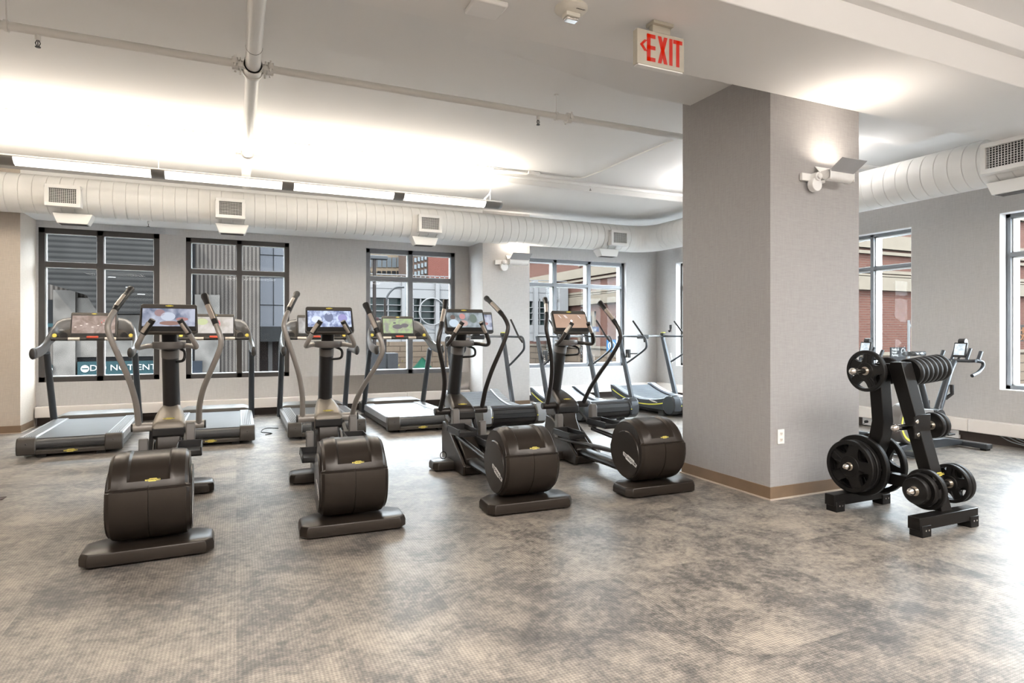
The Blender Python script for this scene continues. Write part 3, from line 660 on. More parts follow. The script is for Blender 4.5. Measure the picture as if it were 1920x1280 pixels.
def console(parent, w, h, kind, loc, tilt, hname='display'):
    # tilt back about x; loc = centre
    c = MB().prism([(-w/2, -h/2+0.02), (-w/2+0.02, -h/2), (w/2-0.02, -h/2), (w/2, -h/2+0.02), (w/2-0.008, h/2-0.012), (w/2-0.02, h/2), (-w/2+0.02, h/2), (-w/2+0.008, h/2-0.012)], 'y', 0, 0.045).build(hname, M_tread, parent, bevel=0.006, seg=3)
    c.location = loc; c.rotation_euler = (tilt, 0, 0)
    MB().box(-w/2+0.012, w/2-0.012, -0.003, 0.0, -h/2+0.012, h/2-0.038).build('bezel', M_black, c, bevel=0.002)
    sw, sh = w-0.045, h-0.098
    s = MB().box(-sw/2, sw/2, -0.0045, -0.0028, -h/2+0.055, -h/2+0.055+sh).build('screen', SCREENS[kind], c)
    pc = bpy.data.objects.new('picture', None)
    bpy.data.objects.remove(pc)
    z0 = -h/2+0.055+sh/2
    ch0 = set(o.name for o in bpy.data.objects)
    flat_shapes(s, kind, sw, sh)
    for o in bpy.data.objects:
        if o.name not in ch0 and o.parent == s: o.location = (0, -0.0042, z0)
    badge(c, (0, -0.0005, h/2-0.017), (PI/2, 0, 0), 0.055, txt=False)
    return c
def drum_mesh():
    prof = []
    cy, cz, r = 0.2, 0.345, 0.25
    for k in range(0, 13): a = R(90)+R(75)*k/12; prof.append((cy+r*math.cos(a), cz+r*math.sin(a)))
    prof[-1] = (-0.040, 0.425)
    prof += [(-0.036, 0.4215), (-0.036, 0.418)]
    for k in range(0, 10): a = R(165)+R(93)*k/9; prof.append((cy+0.262*math.cos(a), max(0.091, cz+0.262*math.sin(a))))
    prof.append((cy, 0.091))
    for k in range(1, 18): a = R(-90)+R(180)*k/18; prof.append((cy+r*math.cos(a), cz+r*math.sin(a)))
    seam = 13
    xs = [-0.212, -0.206, -0.19, -0.16, -0.14, -0.130, -0.122, -0.112, -0.10, -0.05, -0.0025, -0.0012, 0.0012, 0.0025, 0.05, 0.10, 0.112, 0.122, 0.130, 0.14, 0.16, 0.19, 0.206, 0.212]
    rings = []
    for x in xs:
        ring = []
        for i, (y, z) in enumerate(prof):
            d = Vector((y-cy, z-cz)); L = d.length; dn = d/L; off = 0
            ax = abs(x); edge = 0.0
            if ax > 0.2: edge = -0.022
            elif ax > 0.18: edge = -0.006
            top = (i < 12) or (i > len(prof)-9)
            if top and i < 10:
                if ax < 0.105: off = -0.012
                elif ax < 0.135: off = 0.005
                else: off = 0.0
            if top and i > len(prof)-6 and ax < 0.135 and ax > 0.105: off = 0.005
            if not top and ax < 0.0015: off = -0.004
            L2 = L+off+edge
            xx = x if not top else x*0.955
            ring.append((xx, cy+dn.x*L2, cz+dn.y*L2))
        rings.append(ring)
    return MB().loft(rings)
ARMP = [(0.215, 0.0, 24), (0.218, 0.12, 24), (0.225, 0.25, 24.5), (0.255, 0.44, 25), (0.305, 0.62, 24.3), (0.35, 0.76, 22.6), (0.378, 0.85, 20.4), (0.376, 0.90, 18.2), (0.352, 0.955, 14.5), (0.318, 1.01, 9.0), (0.285, 1.065, 4.0), (0.262, 1.11, 0.0)]
PY, PZ = 1.68, 0.54
def armpt(x, r, ang, T, sg):
    a = R(ang+T); return (sg*x, PY-r*math.sin(a), PZ+r*math.cos(a))
def foot_mesh(x, y0, y1, z1):
    def ring(z, s, yb=0):
        c = 0.05; X = x*s; a, b = y0+(1-s)*0.25, y1-(1-s)*0.25
        return [(-X, a+c, z), (-X+c*0.8, a, z), (X-c*0.8, a, z), (X, a+c, z), (X, b-c*1.3, z), (X-c*1.5, b, z), (-X+c*1.5, b, z), (-X, b-c*1.3, z)]
    return MB().loft([ring(0.012, 0.985), ring(0.02, 1.0), ring(z1*0.66, 1.0), ring(z1*0.94, 0.975), ring(z1, 0.94)])
def elliptical(cx, cy, yaw, TR, TL, kind, label, light, pedal):
    t = thing('elliptical_trainer', label, 'elliptical trainer', (cx, cy, 0), R(yaw), 'elliptical trainers in the front row')
    marm = M_litarm if light else M_darkarm  # left pair: brighter light is put into the arm and hood colours
    mhood = M_litbronze if light else M_bronze
    ft = foot_mesh(0.335, -0.045, 0.255, 0.088).build('front_stabilizer', M_bronze, t, bevel=0.004)
    MB().box(-0.27, -0.22, 0.02, 0.07, 0, 0.013).box(0.22, 0.27, 0.02, 0.07, 0, 0.013).box(-0.27, -0.22, 0.15, 0.2, 0, 0.013).box(0.22, 0.27, 0.15, 0.2, 0, 0.013).build('rubber_feet', M_rub, ft)
    dr = drum_mesh().build('flywheel_housing', M_bronze, t, smooth=28)
    badge(dr, (0.02, -0.0185, 0.463), (R(60), 0, 0), 0.075)
    for sg in (-1, 1):
        c = MB(); pr = []
        for k in range(24):
            a = 2*PI*k/24; pr.append((0.19+0.20*math.cos(a), 0.305+0.195*math.sin(a)))
        pr = [(max(y, -0.04), z) for y, z in pr]
        X = sg*0.208
        c.loft([[(X, y, z) for y, z in pr], [(X+sg*0.010, 0.19+(y-0.19)*0.97, 0.305+(z-0.305)*0.97) for y, z in pr]])
        o = c.build('side_cover', M_bronze, dr, smooth=40)
        rx = (0, R(90), 0) if sg > 0 else (0, R(-90), 0)
        lg = MB().prism([(u*0.105, v*0.038) for u, v in LOGO], 'z', 0, 0.002).build('logo_plate', M_wlogo, o)
        ang = R(-22)
        Mx = Matrix(((0, 0, sg, 0), (-sg*-1 if sg < 0 else 1, 0, 0, 0), (0, 1, 0, 0), (0, 0, 0, 1)))
        # columns: local x -> direction along y, local y -> up, local z -> outward
        Mx = Matrix(((0, 0, sg), ((1 if sg > 0 else -1), 0, 0), (0, 1, 0))).to_4x4()
        Mx = Matrix.Translation((sg*0.2185, 0.12, 0.275)) @ Mx @ Matrix.Rotation(R(-20 if sg < 0 else 20), 4, 'Z')
        lg.matrix_local = Mx
        text('TECHNOGYM', 0.029, M_dktext, lg, (0, 0.001, 0.0023), (0, 0, 0), depth=0.0003, bold=0.0006)
    # low frame beam from drum to body
    MB().tube([(0.0, 0.38, 0.115), (0.0, 1.25, 0.115)], 0.055, 16, flat=(0.8, 1.3)).box(-0.06, 0.06, 0.22, 0.42, 0.07, 0.16).build('frame_beam', M_black, t, bevel=0.004)
    # lower body: two side plates and a hump between
    sp = [(1.20, 0.012), (1.18, 0.10), (1.28, 0.16), (1.72, 0.40), (1.86, 0.42), (1.90, 0.30), (1.88, 0.02)]
    bd = MB().prism(sp, 'x', -0.135, -0.105).prism(sp, 'x', 0.105, 0.135).prism([(1.22, 0.014), (1.20, 0.09), (1.30, 0.10), (1.86, 0.10), (1.86, 0.014)], 'x', -0.106, 0.106).build('lower_housing', M_bronze, t, bevel=0.008)
    MB().prism([(1.26, 0.08), (1.26, 0.15), (1.34, 0.21), (1.50, 0.30), (1.58, 0.40), (1.60, 0.50), (1.84, 0.50), (1.84, 0.08)], 'x', -0.088, 0.088).build('centre_housing', M_bronze, t, bevel=0.012)
    # hood
    hr = []
    for (y, z0, z1, w) in ((1.585, 0.475, 0.55, 0.113), (1.60, 0.455, 0.585, 0.118), (1.66, 0.44, 0.615, 0.117), (1.76, 0.42, 0.655, 0.105), (1.86, 0.42, 0.690, 0.085), (1.97, 0.42, 0.705, 0.068), (2.03, 0.42, 0.66, 0.06)):
        hr.append([(-w, y, z0), (-w, y, z1-0.03), (-w+0.03, y, z1), (w-0.03, y, z1), (w, y, z1-0.03), (w, y, z0)])
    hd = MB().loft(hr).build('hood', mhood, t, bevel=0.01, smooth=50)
    MB().loft([[(-0.1135, 1.583, 0.474), (-0.1135, 1.583, 0.535), (0.1135, 1.583, 0.535), (0.1135, 1.583, 0.474)], [(-0.119, 1.603, 0.452), (-0.119, 1.603, 0.545), (0.119, 1.603, 0.545), (0.119, 1.603, 0.452)]]).build('hood_bumper', M_black, hd, bevel=0.006)
    badge(hd, (0, 1.625, 0.607), (R(27), 0, 0), 0.085)
    # column
    MB().tube([(0, 1.93, 0.66), (0, 1.78, 1.19)], [0.066, 0.066], 20, flat=(1.25, 0.95), up=(0, 1, 0)).build('column', M_black, t, smooth=60)
    cl = MB().tube([(0, 1.80, 1.10), (0, 1.785, 1.165)], [0.068, 0.068], 20, flat=(1.25, 0.96), up=(0, 1, 0)).build('column_collar', M_grey, t, smooth=60)
    # accessory tray ring
    tr = MB(); ri = []
    n = 28
    for (s, z) in ((0.55, 1.165), (0.95, 1.175), (1.0, 1.20), (0.97, 1.225), (0.84, 1.228), (0.78, 1.205), (0.5, 1.195)):
        ri.append([(0.125*s*math.cos(2*PI*k/n), 1.66+0.125*s*math.sin(2*PI*k/n), z) for k in range(n)])
    tr.loft(ri).build('accessory_tray', M_grey, t, smooth=60)
    MB().tube([(0, 1.72, 1.18), (0, 1.64, 1.34)], 0.05, 16, flat=(0.8, 1.1)).build('display_neck', M_black, t, smooth=60)
    console(t, 0.415, 0.255, kind, (0.005, 1.56, 1.418), R(-25))
    # fixed handles
    for sg in (-1, 1):
        P = catmull([(sg*0.09, 1.66, 1.195), (sg*0.15, 1.60, 1.195), (sg*0.195, 1.50, 1.185), (sg*0.200, 1.44, 1.20), (sg*0.185, 1.40, 1.235), (sg*0.155, 1.375, 1.295), (sg*0.125, 1.36, 1.345), (sg*0.09, 1.345, 1.402)], 5)
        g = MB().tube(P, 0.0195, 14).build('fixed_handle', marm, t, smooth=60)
        k = int(len(P)*0.70)
        MB().tube(P[k:], 0.0225, 14).build('grip', M_black, g, smooth=60)
        q = [p+Vector((-0.004*sg if sg > 0 else -0.008, -0.006, 0)) for p in P[k+1:-2]]
        MB().tube(q, 0.019, 10).build('hand_sensor', M_sens, g, smooth=60)
    # pivot shaft
    for sg in (-1, 1):
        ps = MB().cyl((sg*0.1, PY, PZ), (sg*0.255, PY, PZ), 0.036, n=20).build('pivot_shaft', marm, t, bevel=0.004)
        MB().cyl((sg*0.254, PY, PZ), (sg*0.268, PY, PZ), 0.034, n=20).build('shaft_cap', M_black, ps, bevel=0.003)
    MB().tube(catmull([(0.075, 1.72, 1.17), (0.11, 1.62, 1.15), (0.115, 1.58, 1.11), (0.10, 1.60, 1.075), (0.05, 1.76, 1.06)], 6), 0.011, 10).build('towel_hook', M_black, t, smooth=60)
    for sg, T in ((1, TR), (-1, TL)):
        P = catmull([armpt(x, r, a, T, sg) for x, r, a in ARMP], 5)
        k = int(len(P)*0.735)
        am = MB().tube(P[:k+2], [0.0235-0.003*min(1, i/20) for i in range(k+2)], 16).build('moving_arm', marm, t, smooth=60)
        gr = MB().tube(P[k:], [0.0235]*(len(P)-k-3)+[0.026, 0.029, 0.027], 16).build('grip', M_black, am, smooth=60)
        q = [p+Vector((-0.006, -0.010, 0.002)) for p in P[k+2:-6]]
        MB().tube(q, 0.0195, 12).build('hand_sensor', M_sens, gr, smooth=60)
        # lower lever, pedal, crank rod
        Tl = T
        lx = sg*0.165; ly = PY-0.16-0.010*T; lz = 0.30+0.009*min(T, 17)
        lv = MB().prism([(ly-0.035, lz-0.09), (ly+0.045, lz-0.09), (ly+0.04, lz+0.12), (ly+0.015, lz+0.15), (ly-0.02, lz+0.15), (ly-0.035, lz+0.12)], 'x', lx-0.032, lx+0.032).build('pedal_lever', M_grey, t, bevel=0.008)
        MB().prism([(ly+0.02, lz-0.04), (PY+0.02, PZ-0.02), (PY-0.02, PZ-0.03), (ly-0.01, lz-0.04)], 'x', sg*0.11, sg*0.14).build('drive_link', M_black, t, bevel=0.004)
        pz = lz-0.03; py0 = ly-0.38; py1 = ly-0.03
        xc = lx+sg*0.0; w = 0.085
        pd = MB()
        pd.box(xc-w, xc+w, py0, py1, pz-0.02, pz)
        o_ = [(xc-w, py0), (xc+w, py0), (xc+w, py1), (xc-w, py1)]
        pd.box(xc-w, xc-w+0.01, py0, py1, pz-0.01, pz+0.045).box(xc+w-0.01, xc+w, py0, py1, pz-0.01, pz+0.045).box(xc-w, xc+w, py1-0.01, py1, pz-0.01, pz+0.05).box(xc-w, xc+w, py0, py0+0.01, pz-0.01, pz+0.022)
        pdo = pd.build('pedal', M_black, t, bevel=0.004)
        MB().tube([(lx*0.9, ly-0.02, pz-0.07), (sg*0.15, 0.42, 0.28+0.01*(T-10)*0.0)], 0.022, 12).build('crank_rod', M_darkarm, t, smooth=60)
    # rear stabilizer
    rf = foot_mesh(0.33, 1.46, 1.72, 0.092).build('rear_stabilizer', M_bronze, t, bevel=0.006)
    MB().box(-0.30, -0.25, 1.52, 1.57, 0, 0.013).box(0.25, 0.30, 1.52, 1.57, 0, 0.013).build('rubber_feet', M_rub, rf)
    return t
elliptical(-0.455, 4.05, 1.5, 18, 3, 'blur', 'leftmost elliptical trainer, arms coloured as lit, blurred picture on its screen', True, 0)
elliptical(0.70, 4.05, -1.8, 25, 0, 'crowd', 'second elliptical trainer from the left, arms coloured as lit, blue crowd on its screen', True, 0)
elliptical(1.96, 4.02, -1.8, 0, 19, 'people', 'dark-armed elliptical trainer with two people on its screen', False, 0)
elliptical(3.12, 4.01, -1.8, 14, 3, 'tan', 'dark elliptical trainer beside the column, tan menu on its screen', False, 0)
cbl = MB()
for k in range(3): cbl.tube([(1.80+0.03*math.cos(a), 5.60, 0.135+0.035*math.sin(a)) for a in [2*PI*i/14+k for i in range(15)]], 0.004, 6)
tag(cbl.build('coiled_cable', M_black), 'small coil of black cable on the rear foot of the third elliptical trainer', 'cable')

# ================================================================== TREADMILLS
def treadmill(cx, cy, yaw, kind, label):
    t = thing('treadmill', label, 'treadmill', (cx, cy, 0), R(yaw), 'large treadmills along the windows')
    h = 0.465
    # deck body
    MB().prism([(0.06, 0.05), (2.12, 0.05), (2.15, 0.20), (0.06, 0.195)], 'x', -h+0.012, h-0.012).build('deck_base', M_treaddk, t, bevel=0.006)
    for sg in (-1, 1):
        a, b = sorted((sg*(h-0.155), sg*h))
        MB().box(a, b, 0.09, 1.66, 0.12, 0.213).build('side_rail', M_railsil, t, bevel=0.01)
        rb_ = MB()
        for k in range(5):
            x = sg*(h-0.045-0.02*k); rb_.box(x-0.004, x+0.004, 0.12, 1.62, 0.212, 0.2155)
        rb_.build('rail_ribs', M_treaddk, t)
        a, b = sorted((sg*(h-0.165), sg*(h+0.002)))
        ec = MB().prism([(0.0, 0.035), (-0.008, 0.10), (0.0, 0.175), (0.03, 0.212), (0.10, 0.217), (0.10, 0.035)], 'x', a, b).build('rear_end_cap', mat('end_cap_brown', (0.050, 0.043, 0.036), 0.42, 0.2), t, bevel=0.012)
        MB().cyl((sg*(h-0.083), -0.009, 0.15), (sg*(h-0.083), 0.01, 0.15), 0.007, n=10).build('cap_screw', M_black, ec)
    MB().box(-h+0.15, h-0.15, 0.04, 1.70, 0.185, 0.202).cyl((-h+0.16, 0.06, 0.142), (h-0.16, 0.06, 0.142), 0.058, n=28).build('running_belt', M_belt, t, smooth=50)
    bp = MB().prism([(0.01, 0.035), (0.0, 0.075), (0.03, 0.09), (0.08, 0.09), (0.08, 0.035)], 'x', -h+0.162, h-0.162).build('rear_bumper', M_tread, t, bevel=0.004)
    badge(bp, (0.0, -0.004, 0.062), (R(84), 0, 0), 0.12)
    # motor cover
    rr = []
    for (y, z, s) in ((1.66, 0.205, 1.0), (1.68, 0.245, 0.99), (1.80, 0.262, 0.97), (2.0, 0.262, 0.94), (2.14, 0.235, 0.88), (2.19, 0.16, 0.85)):
        rr.append([(-h*s, y, 0.05), (-h*s, y, z-0.03), (-h*s+0.08, y, z), (h*s-0.08, y, z), (h*s, y, z-0.03), (h*s, y, 0.05)])
    MB().loft(rr).build('motor_cover', M_tread, t, bevel=0.008, smooth=50)
    MB().box(-0.3, -0.22, 0.05, 0.15, 0, 0.05).box(0.22, 0.3, 0.05, 0.15, 0, 0.05).box(-0.35, -0.27, 1.9, 2.0, 0, 0.05).box(0.27, 0.35, 1.9, 2.0, 0, 0.05).build('support_feet', M_rub, t)
    # uprights
    for sg in (-1, 1):
        MB().tube([(sg*0.462, 1.68, 0.10), (sg*0.455, 1.22, 1.06)], [0.045, 0.042], 16, flat=(0.85, 1.0), up=(1, 0, 0)).build('upright', M_blue, t, smooth=60)
        # sweeping handrail that becomes the dashboard shoulder
        sec = [(0.468, 0.66, 1.065, 0.060, 0.026), (0.470, 0.80, 1.070, 0.062, 0.028), (0.468, 0.98, 1.085, 0.066, 0.030), (0.460, 1.15, 1.125, 0.074, 0.032), (0.452, 1.28, 1.19, 0.085, 0.032), (0.435, 1.38, 1.265, 0.10, 0.032), (0.395, 1.43, 1.33, 0.115, 0.030), (0.33, 1.45, 1.365, 0.118, 0.026), (0.25, 1.455, 1.38, 0.118, 0.022)]
        rings = []; n = 14
        for (x, y, z, hh, ww) in sec:
            # orient the width from x (near) to y (far)
            f = min(1, max(0, (y-1.25)/0.2)); wx, wy = math.cos(f*PI/2), math.sin(f*PI/2)
            rings.append([(sg*(x+ww*wx*math.sin(2*PI*k/n)), y+ww*wy*math.sin(2*PI*k/n), z+hh*math.cos(2*PI*k/n)) for k in range(n)])
        MB().loft(rings).build('handrail', mat('handrail_grey', (0.17, 0.17, 0.172), 0.32, 0.5), t, smooth=60)
        MB().loft([[(sg*(0.468+0.031*s*math.sin(2*PI*k/n)), 0.66-dy, 1.065+0.063*s*math.cos(2*PI*k/n)) for k in range(n)] for dy, s in ((-0.06, 1.02), (0.0, 1.04), (0.02, 0.98), (0.03, 0.8))]).build('handrail_cap', M_treaddk, t, smooth=60)
    # dashboard
    top = [(-0.42, 1.235), (-0.425, 1.32), (-0.40, 1.40), (-0.35, 1.45), (-0.26, 1.475), (0.26, 1.475), (0.35, 1.45), (0.40, 1.40), (0.425, 1.32), (0.42, 1.235), (0.36, 1.215), (-0.36, 1.215)]
    Mt = Matrix.Translation((0, 1.40, 1.22)) @ Matrix.Rotation(R(-14), 4, 'X') @ Matrix.Translation((0, 0, -1.22))
    ds = MB().prism(top, 'y', 0, 0.05, M=Mt).build('dashboard', M_tread, t, bevel=0.012)
    for sg in (-1, 1):
        lx = sg*0.335
        c_ = MB().lathe([(0.001, 0.0), (0.042, 0.0), (0.042, -0.006), (0.034, -0.006), (0.034, 0.001), (0.001, 0.001)], (lx*0.95, 1.395, 1.268), 'y', 24).build('cup_holder', M_black, ds)
        k = MB().tube([(sg*0.40, 1.375, 1.255), (sg*0.40, 1.33, 1.27)], [0.020, 0.024], 14).build('control_knob', M_yel, t, smooth=40)
        MB().tube([(sg*0.40, 1.385, 1.245), (sg*0.40, 1.36, 1.255)], [0.032, 0.028], 14).build('knob_collar', M_black, k)
    badge(ds, (-0.345, 1.40, 1.335), (R(76), 0, 0), 0.07, M_railsil, txt=False)
    console(t, 0.50, 0.325, kind, (0.0, 1.365, 1.40), R(-14))
    br_ = MB().cyl((-0.42, 1.27, 1.225), (0.42, 1.27, 1.225), 0.021, n=16).build('front_bar', M_treaddk, t)
    MB().cyl((-0.25, 1.27, 1.225), (-0.13, 1.27, 1.225), 0.0225, n=16).cyl((0.13, 1.27, 1.225), (0.25, 1.27, 1.225), 0.0225, n=16).build('hand_sensor', M_sens, br_)
    MB().box(-0.06, 0.06, 1.235, 1.30, 1.235, 1.262).build('stop_button', M_red, br_, bevel=0.008)
    return t
treadmill(-1.597, 7.83, 1.5, 'brown', 'leftmost treadmill, dark landscape with lights on its screen')
treadmill(-0.265, 7.83, 0, 'pale', 'treadmill behind the first elliptical trainer, pale race on its screen')
treadmill(1.035, 7.84, 0, 'grey', 'treadmill behind the second elliptical trainer, grey road on its screen')
treadmill(2.245, 7.85, 0, 'green', 'treadmill in front of the third window, green lawn on its screen')

# ================================================================== CURVED TREADMILLS
def deckz(y):
    # running surface height along the machine
    s = (y-0.85)/0.85
    return 0.205+0.125*s*s+(0.05*max(0, s)**2)
def curved_treadmill(cx, cy, yaw, label, screen, dark):
    t = thing('curved_treadmill', label, 'treadmill', (cx, cy, 0), R(yaw), 'curved slat treadmills by the far corner')
    h = 0.465; n = 26
    ys = [0.05+1.62*i/(n-1) for i in range(n)]
    # side covers
    for sg in (-1, 1):
        a, b = sorted((sg*(h-0.13), sg*h))
        prof = [(y, deckz(y)+0.028) for y in ys]+[(1.74, 0.40), (1.73, 0.33)]+[(y, max(0.10, deckz(y)-0.16)) for y in reversed(ys)]+[(0.0, 0.10), (-0.02, 0.20), (0.0, 0.30)]
        sc = MB().prism(prof, 'x', a, b).build('side_cover', M_ltgrey if not dark else M_blue, t, bevel=0.012)
        st = [(y, deckz(y)-0.045) for y in ys]; st2 = [(y, deckz(y)-0.062) for y in reversed(ys)]
        MB().prism(st+st2, 'x', *(sorted((sg*(h+0.001), sg*(h-0.002))))).build('yellow_stripe', M_yel2, sc)
        lo = [(y, deckz(y)-0.07) for y in ys]+[(y, max(0.105, deckz(y)-0.155)) for y in reversed(ys)]
        MB().prism(lo, 'x', *(sorted((sg*(h+0.002), sg*(h-0.003))))).build('lower_panel', M_blue, sc)
        lg = MB().prism([(0.10*u, 0.018*v) for u, v in LOGO], 'z', 0, 0.002).build('logo_plate', M_wlogo, sc)
        lg.matrix_local = Matrix.Translation((sg*(h+0.002), 0.5, deckz(0.5)-0.008)) @ Matrix(((0, 0, sg), (sg, 0, 0), (0, 1, 0))).to_4x4() @ Matrix.Rotation(R(-6*-sg), 4, 'Z')
        # perforated top strip
        rings = [[(sg*(h-0.12), y, deckz(y)+0.030), (sg*(h-0.02), y, deckz(y)+0.030)] for y in ys]
        MB().loft([[(sg*(h-0.115), y, deckz(y)+0.029), (sg*(h-0.015), y, deckz(y)+0.029), (sg*(h-0.015), y, deckz(y)+0.033), (sg*(h-0.115), y, deckz(y)+0.033)] for y in ys]).build('grip_strip', perf, sc)
        # rear drum end cap
        a2, b2 = sorted((sg*(h-0.15), sg*(h+0.004)))
        cp_ = MB().cyl((a2, 0.13, 0.195), (b2, 0.13, 0.195), 0.145, n=32).build('drum_end_cap', M_tread if dark is None else M_blue, t, bevel=0.01)
        MB().box(*(sorted((sg*(h-0.14), sg*(h-0.01)))), -0.0165, -0.012, 0.185, 0.197).build('yellow_mark', M_yel2, cp_)
    # slats
    sl_ = MB()
    k = 0; y = 0.06
    while y < 1.66:
        z = deckz(y); z2 = deckz(y+0.052)
        sl_.add([(-h+0.14, y, z), (h-0.14, y, z), (h-0.14, y+0.052, z2), (-h+0.14, y+0.052, z2), (-h+0.14, y, z-0.02), (h-0.14, y, z-0.02), (h-0.14, y+0.052, z2-0.02), (-h+0.14, y+0.052, z2-0.02)],
                [(0, 1, 2, 3), (7, 6, 5, 4), (0, 4, 5, 1), (1, 5, 6, 2), (2, 6, 7, 3), (3, 7, 4, 0)]); y += 0.060
    rd_ = MB()
    for k in range(9):
        a = R(60+k*26)
        c_, s_ = math.cos(a), math.sin(a); a2 = a+R(23)
        r0, r1 = 0.132, 0.112
        P = [(0.13-r*math.sin(q), 0.195+r*math.cos(q)) for r, q in ((r0, a-R(60)), (r0, a2-R(60)), (r1, a2-R(60)), (r1, a-R(60)))]
        rd_.prism(P, 'x', -h+0.15, h-0.15)
    rd_.build('rear_slats', M_black, t, smooth=20)
    sl_.build('slat_belt', mat('slat_blue_grey', (0.20, 0.22, 0.245), 0.3, 0.2), t, smooth=20)
    MB().cyl((-h+0.13, 0.13, 0.195), (h-0.13, 0.13, 0.195), 0.113, n=28).prism([(0.2, 0.03), (0.2, 0.13), (1.5, 0.13), (1.55, 0.20), (1.60, 0.20), (1.60, 0.03)], 'x', -h+0.14, h-0.14).build('frame', M_black, t)
    MB().box(-h+0.03, -h+0.11, 0.30, 0.42, 0, 0.11).box(h-0.11, h-0.03, 0.30, 0.42, 0, 0.11).box(-h+0.03, -h+0.11, 1.45, 1.57, 0, 0.14).box(h-0.11, h-0.03, 1.45, 1.57, 0, 0.14).build('support_feet', M_black, t, bevel=0.006)
    for sg in (-1, 1):
        x = sg*(h-0.005)
        up_ = MB().prism([(1.02, 0.14), (1.12, 0.14), (1.50, 1.25), (1.43, 1.25)], 'x', x-0.022, x+0.022).build('upright', M_blue, t, bevel=0.006)
        P = catmull([(x, 1.22, 0.80), (x, 1.0, 0.90), (x, 0.76, 1.02), (x, 0.69, 1.08), (x, 0.70, 1.17), (x, 0.76, 1.235), (x, 0.90, 1.243), (x, 1.46, 1.245)], 6)
        MB().tube(P, 0.017, 12).build('side_handle', M_blue, t, smooth=60)
        P = catmull([(x-sg*0.03, 0.92, 1.14), (x-sg*0.04, 0.80, 1.20), (x-sg*0.04, 0.84, 1.27), (x-sg*0.04, 1.10, 1.50)], 6)
        MB().tube(catmull([(x, 0.74, 1.16), (x-sg*0.03, 0.82, 1.25), (x-sg*0.03, 1.02, 1.43), (x-sg*0.03, 1.10, 1.50)], 6), 0.015, 12).build('push_grip', M_black, t, smooth=60)
        text('SKILLMILL' if not screen else 'SKILLRUN', 0.055, M_wlogo, up_, (x+sg*0.0 , 1.382, 0.88) if False else (x, 1.292, 0.70), (0, 0, 0), depth=0.0005)
        ob = bpy.data.objects[up_.children[0].name] if up_.children else None
        if ob:
            # run the lettering down the camera-facing edge
            ob.matrix_local = Matrix.Translation((x, 1.205, 0.86)) @ Matrix.Rotation(R(-19), 4, 'X') @ Matrix.Rotation(R(90), 4, 'X') @ Matrix.Rotation(R(-90), 4, 'Z') @ Matrix.Diagonal((0.8, 0.7, 1, 1)) 
    MB().cyl((-h, 1.44, 1.245), (h, 1.44, 1.245), 0.018, n=14).build('cross_bar', M_ltgrey, t)
    cb_ = MB().box(-0.09, 0.12, 1.40, 1.47, 1.20, 1.27).build('centre_console', M_black, t, bevel=0.01)
    MB().box(h-0.06, h-0.01, 1.38, 1.46, 1.245, 1.30).build('safety_clip', M_black, t, bevel=0.006)
    MB().box(h-0.065, h-0.005, 1.375, 1.43, 1.30, 1.312).build('clip_cap', M_yel2, t, bevel=0.003)
    # folded phone or bottle holder on the left upright
    MB().box(-h+0.02, -h+0.06, 1.20, 1.30, 0.88, 1.02).tube([(-h+0.03, 1.22, 0.95), (-h+0.12, 1.16, 0.95), (-h+0.22, 1.16, 0.95)], 0.010, 8).build('accessory_holder', M_black, t, bevel=0.006)
    if screen:
        console(t, 0.52, 0.34, 'blur', (0.0, 1.40, 1.46), R(-12))
        MB().box(-0.05, 0.05, 1.42, 1.48, 1.22, 1.34).build('display_bracket', M_black, t)
    return t
def perfm():
    m, nt, b = nodes('perforated_grip'); b.inputs['Roughness'].default_value = 0.4; b.inputs['Metallic'].default_value = 0.2
    tc = N(nt, 'ShaderNodeTexCoord'); vo = N(nt, 'ShaderNodeTexVoronoi'); vo.inputs['Scale'].default_value = 55; vo.inputs['Randomness'].default_value = 0.0
    nt.links.new(tc.outputs['Object'], vo.inputs['Vector']); rp = N(nt, 'ShaderNodeValToRGB')
    rp.color_ramp.elements[0].position = 0.3; rp.color_ramp.elements[0].color = (0.04, 0.045, 0.05, 1); rp.color_ramp.elements[1].position = 0.42; rp.color_ramp.elements[1].color = (0.40, 0.42, 0.44, 1)
    nt.links.new(vo.outputs[0], rp.inputs[0]); nt.links.new(rp.outputs[0], b.inputs['Base Color']); return m
perf = perfm()
curved_treadmill(3.395, 7.45, 0, 'curved treadmill with a display, in front of the lamp pier', True, None)
curved_treadmill(4.92, 7.45, 0, 'curved slat treadmill without display, behind the elliptical trainer beside the column', False, True)
curved_treadmill(6.50, 7.45, 0, 'curved slat treadmill nearest the room corner, half behind the column', False, True)

# ================================================================== PLATE RACK
RX = 4.29
rk = thing('plate_rack', 'black steel weight plate rack in front of the column', 'weight rack', (RX, 2.8, 0))
RO = Vector((RX, 2.8, 0))
def rL(y): return y-2.8
for (yy, nm) in ((2.515, 'near'), (3.125, 'far')):
    f_ = MB().box(-0.345, 0.27, rL(yy)-0.035, rL(yy)+0.045, 0.045, 0.125).build('floor_beam', M_rack, rk, bevel=0.004)
    for x in (-0.33, 0.175):
        fo = MB().box(x, x+0.09, rL(yy)-0.042, rL(yy)+0.045, 0.0, 0.075).build('beam_foot', M_rub, f_, bevel=0.004)
        MB().cyl((x+0.03, rL(yy)-0.046, 0.045), (x+0.03, rL(yy)-0.041, 0.045), 0.006, n=10).cyl((x+0.06, rL(yy)-0.046, 0.045), (x+0.06, rL(yy)-0.041, 0.045), 0.006, n=10).build('foot_bolt', M_chrome, fo)
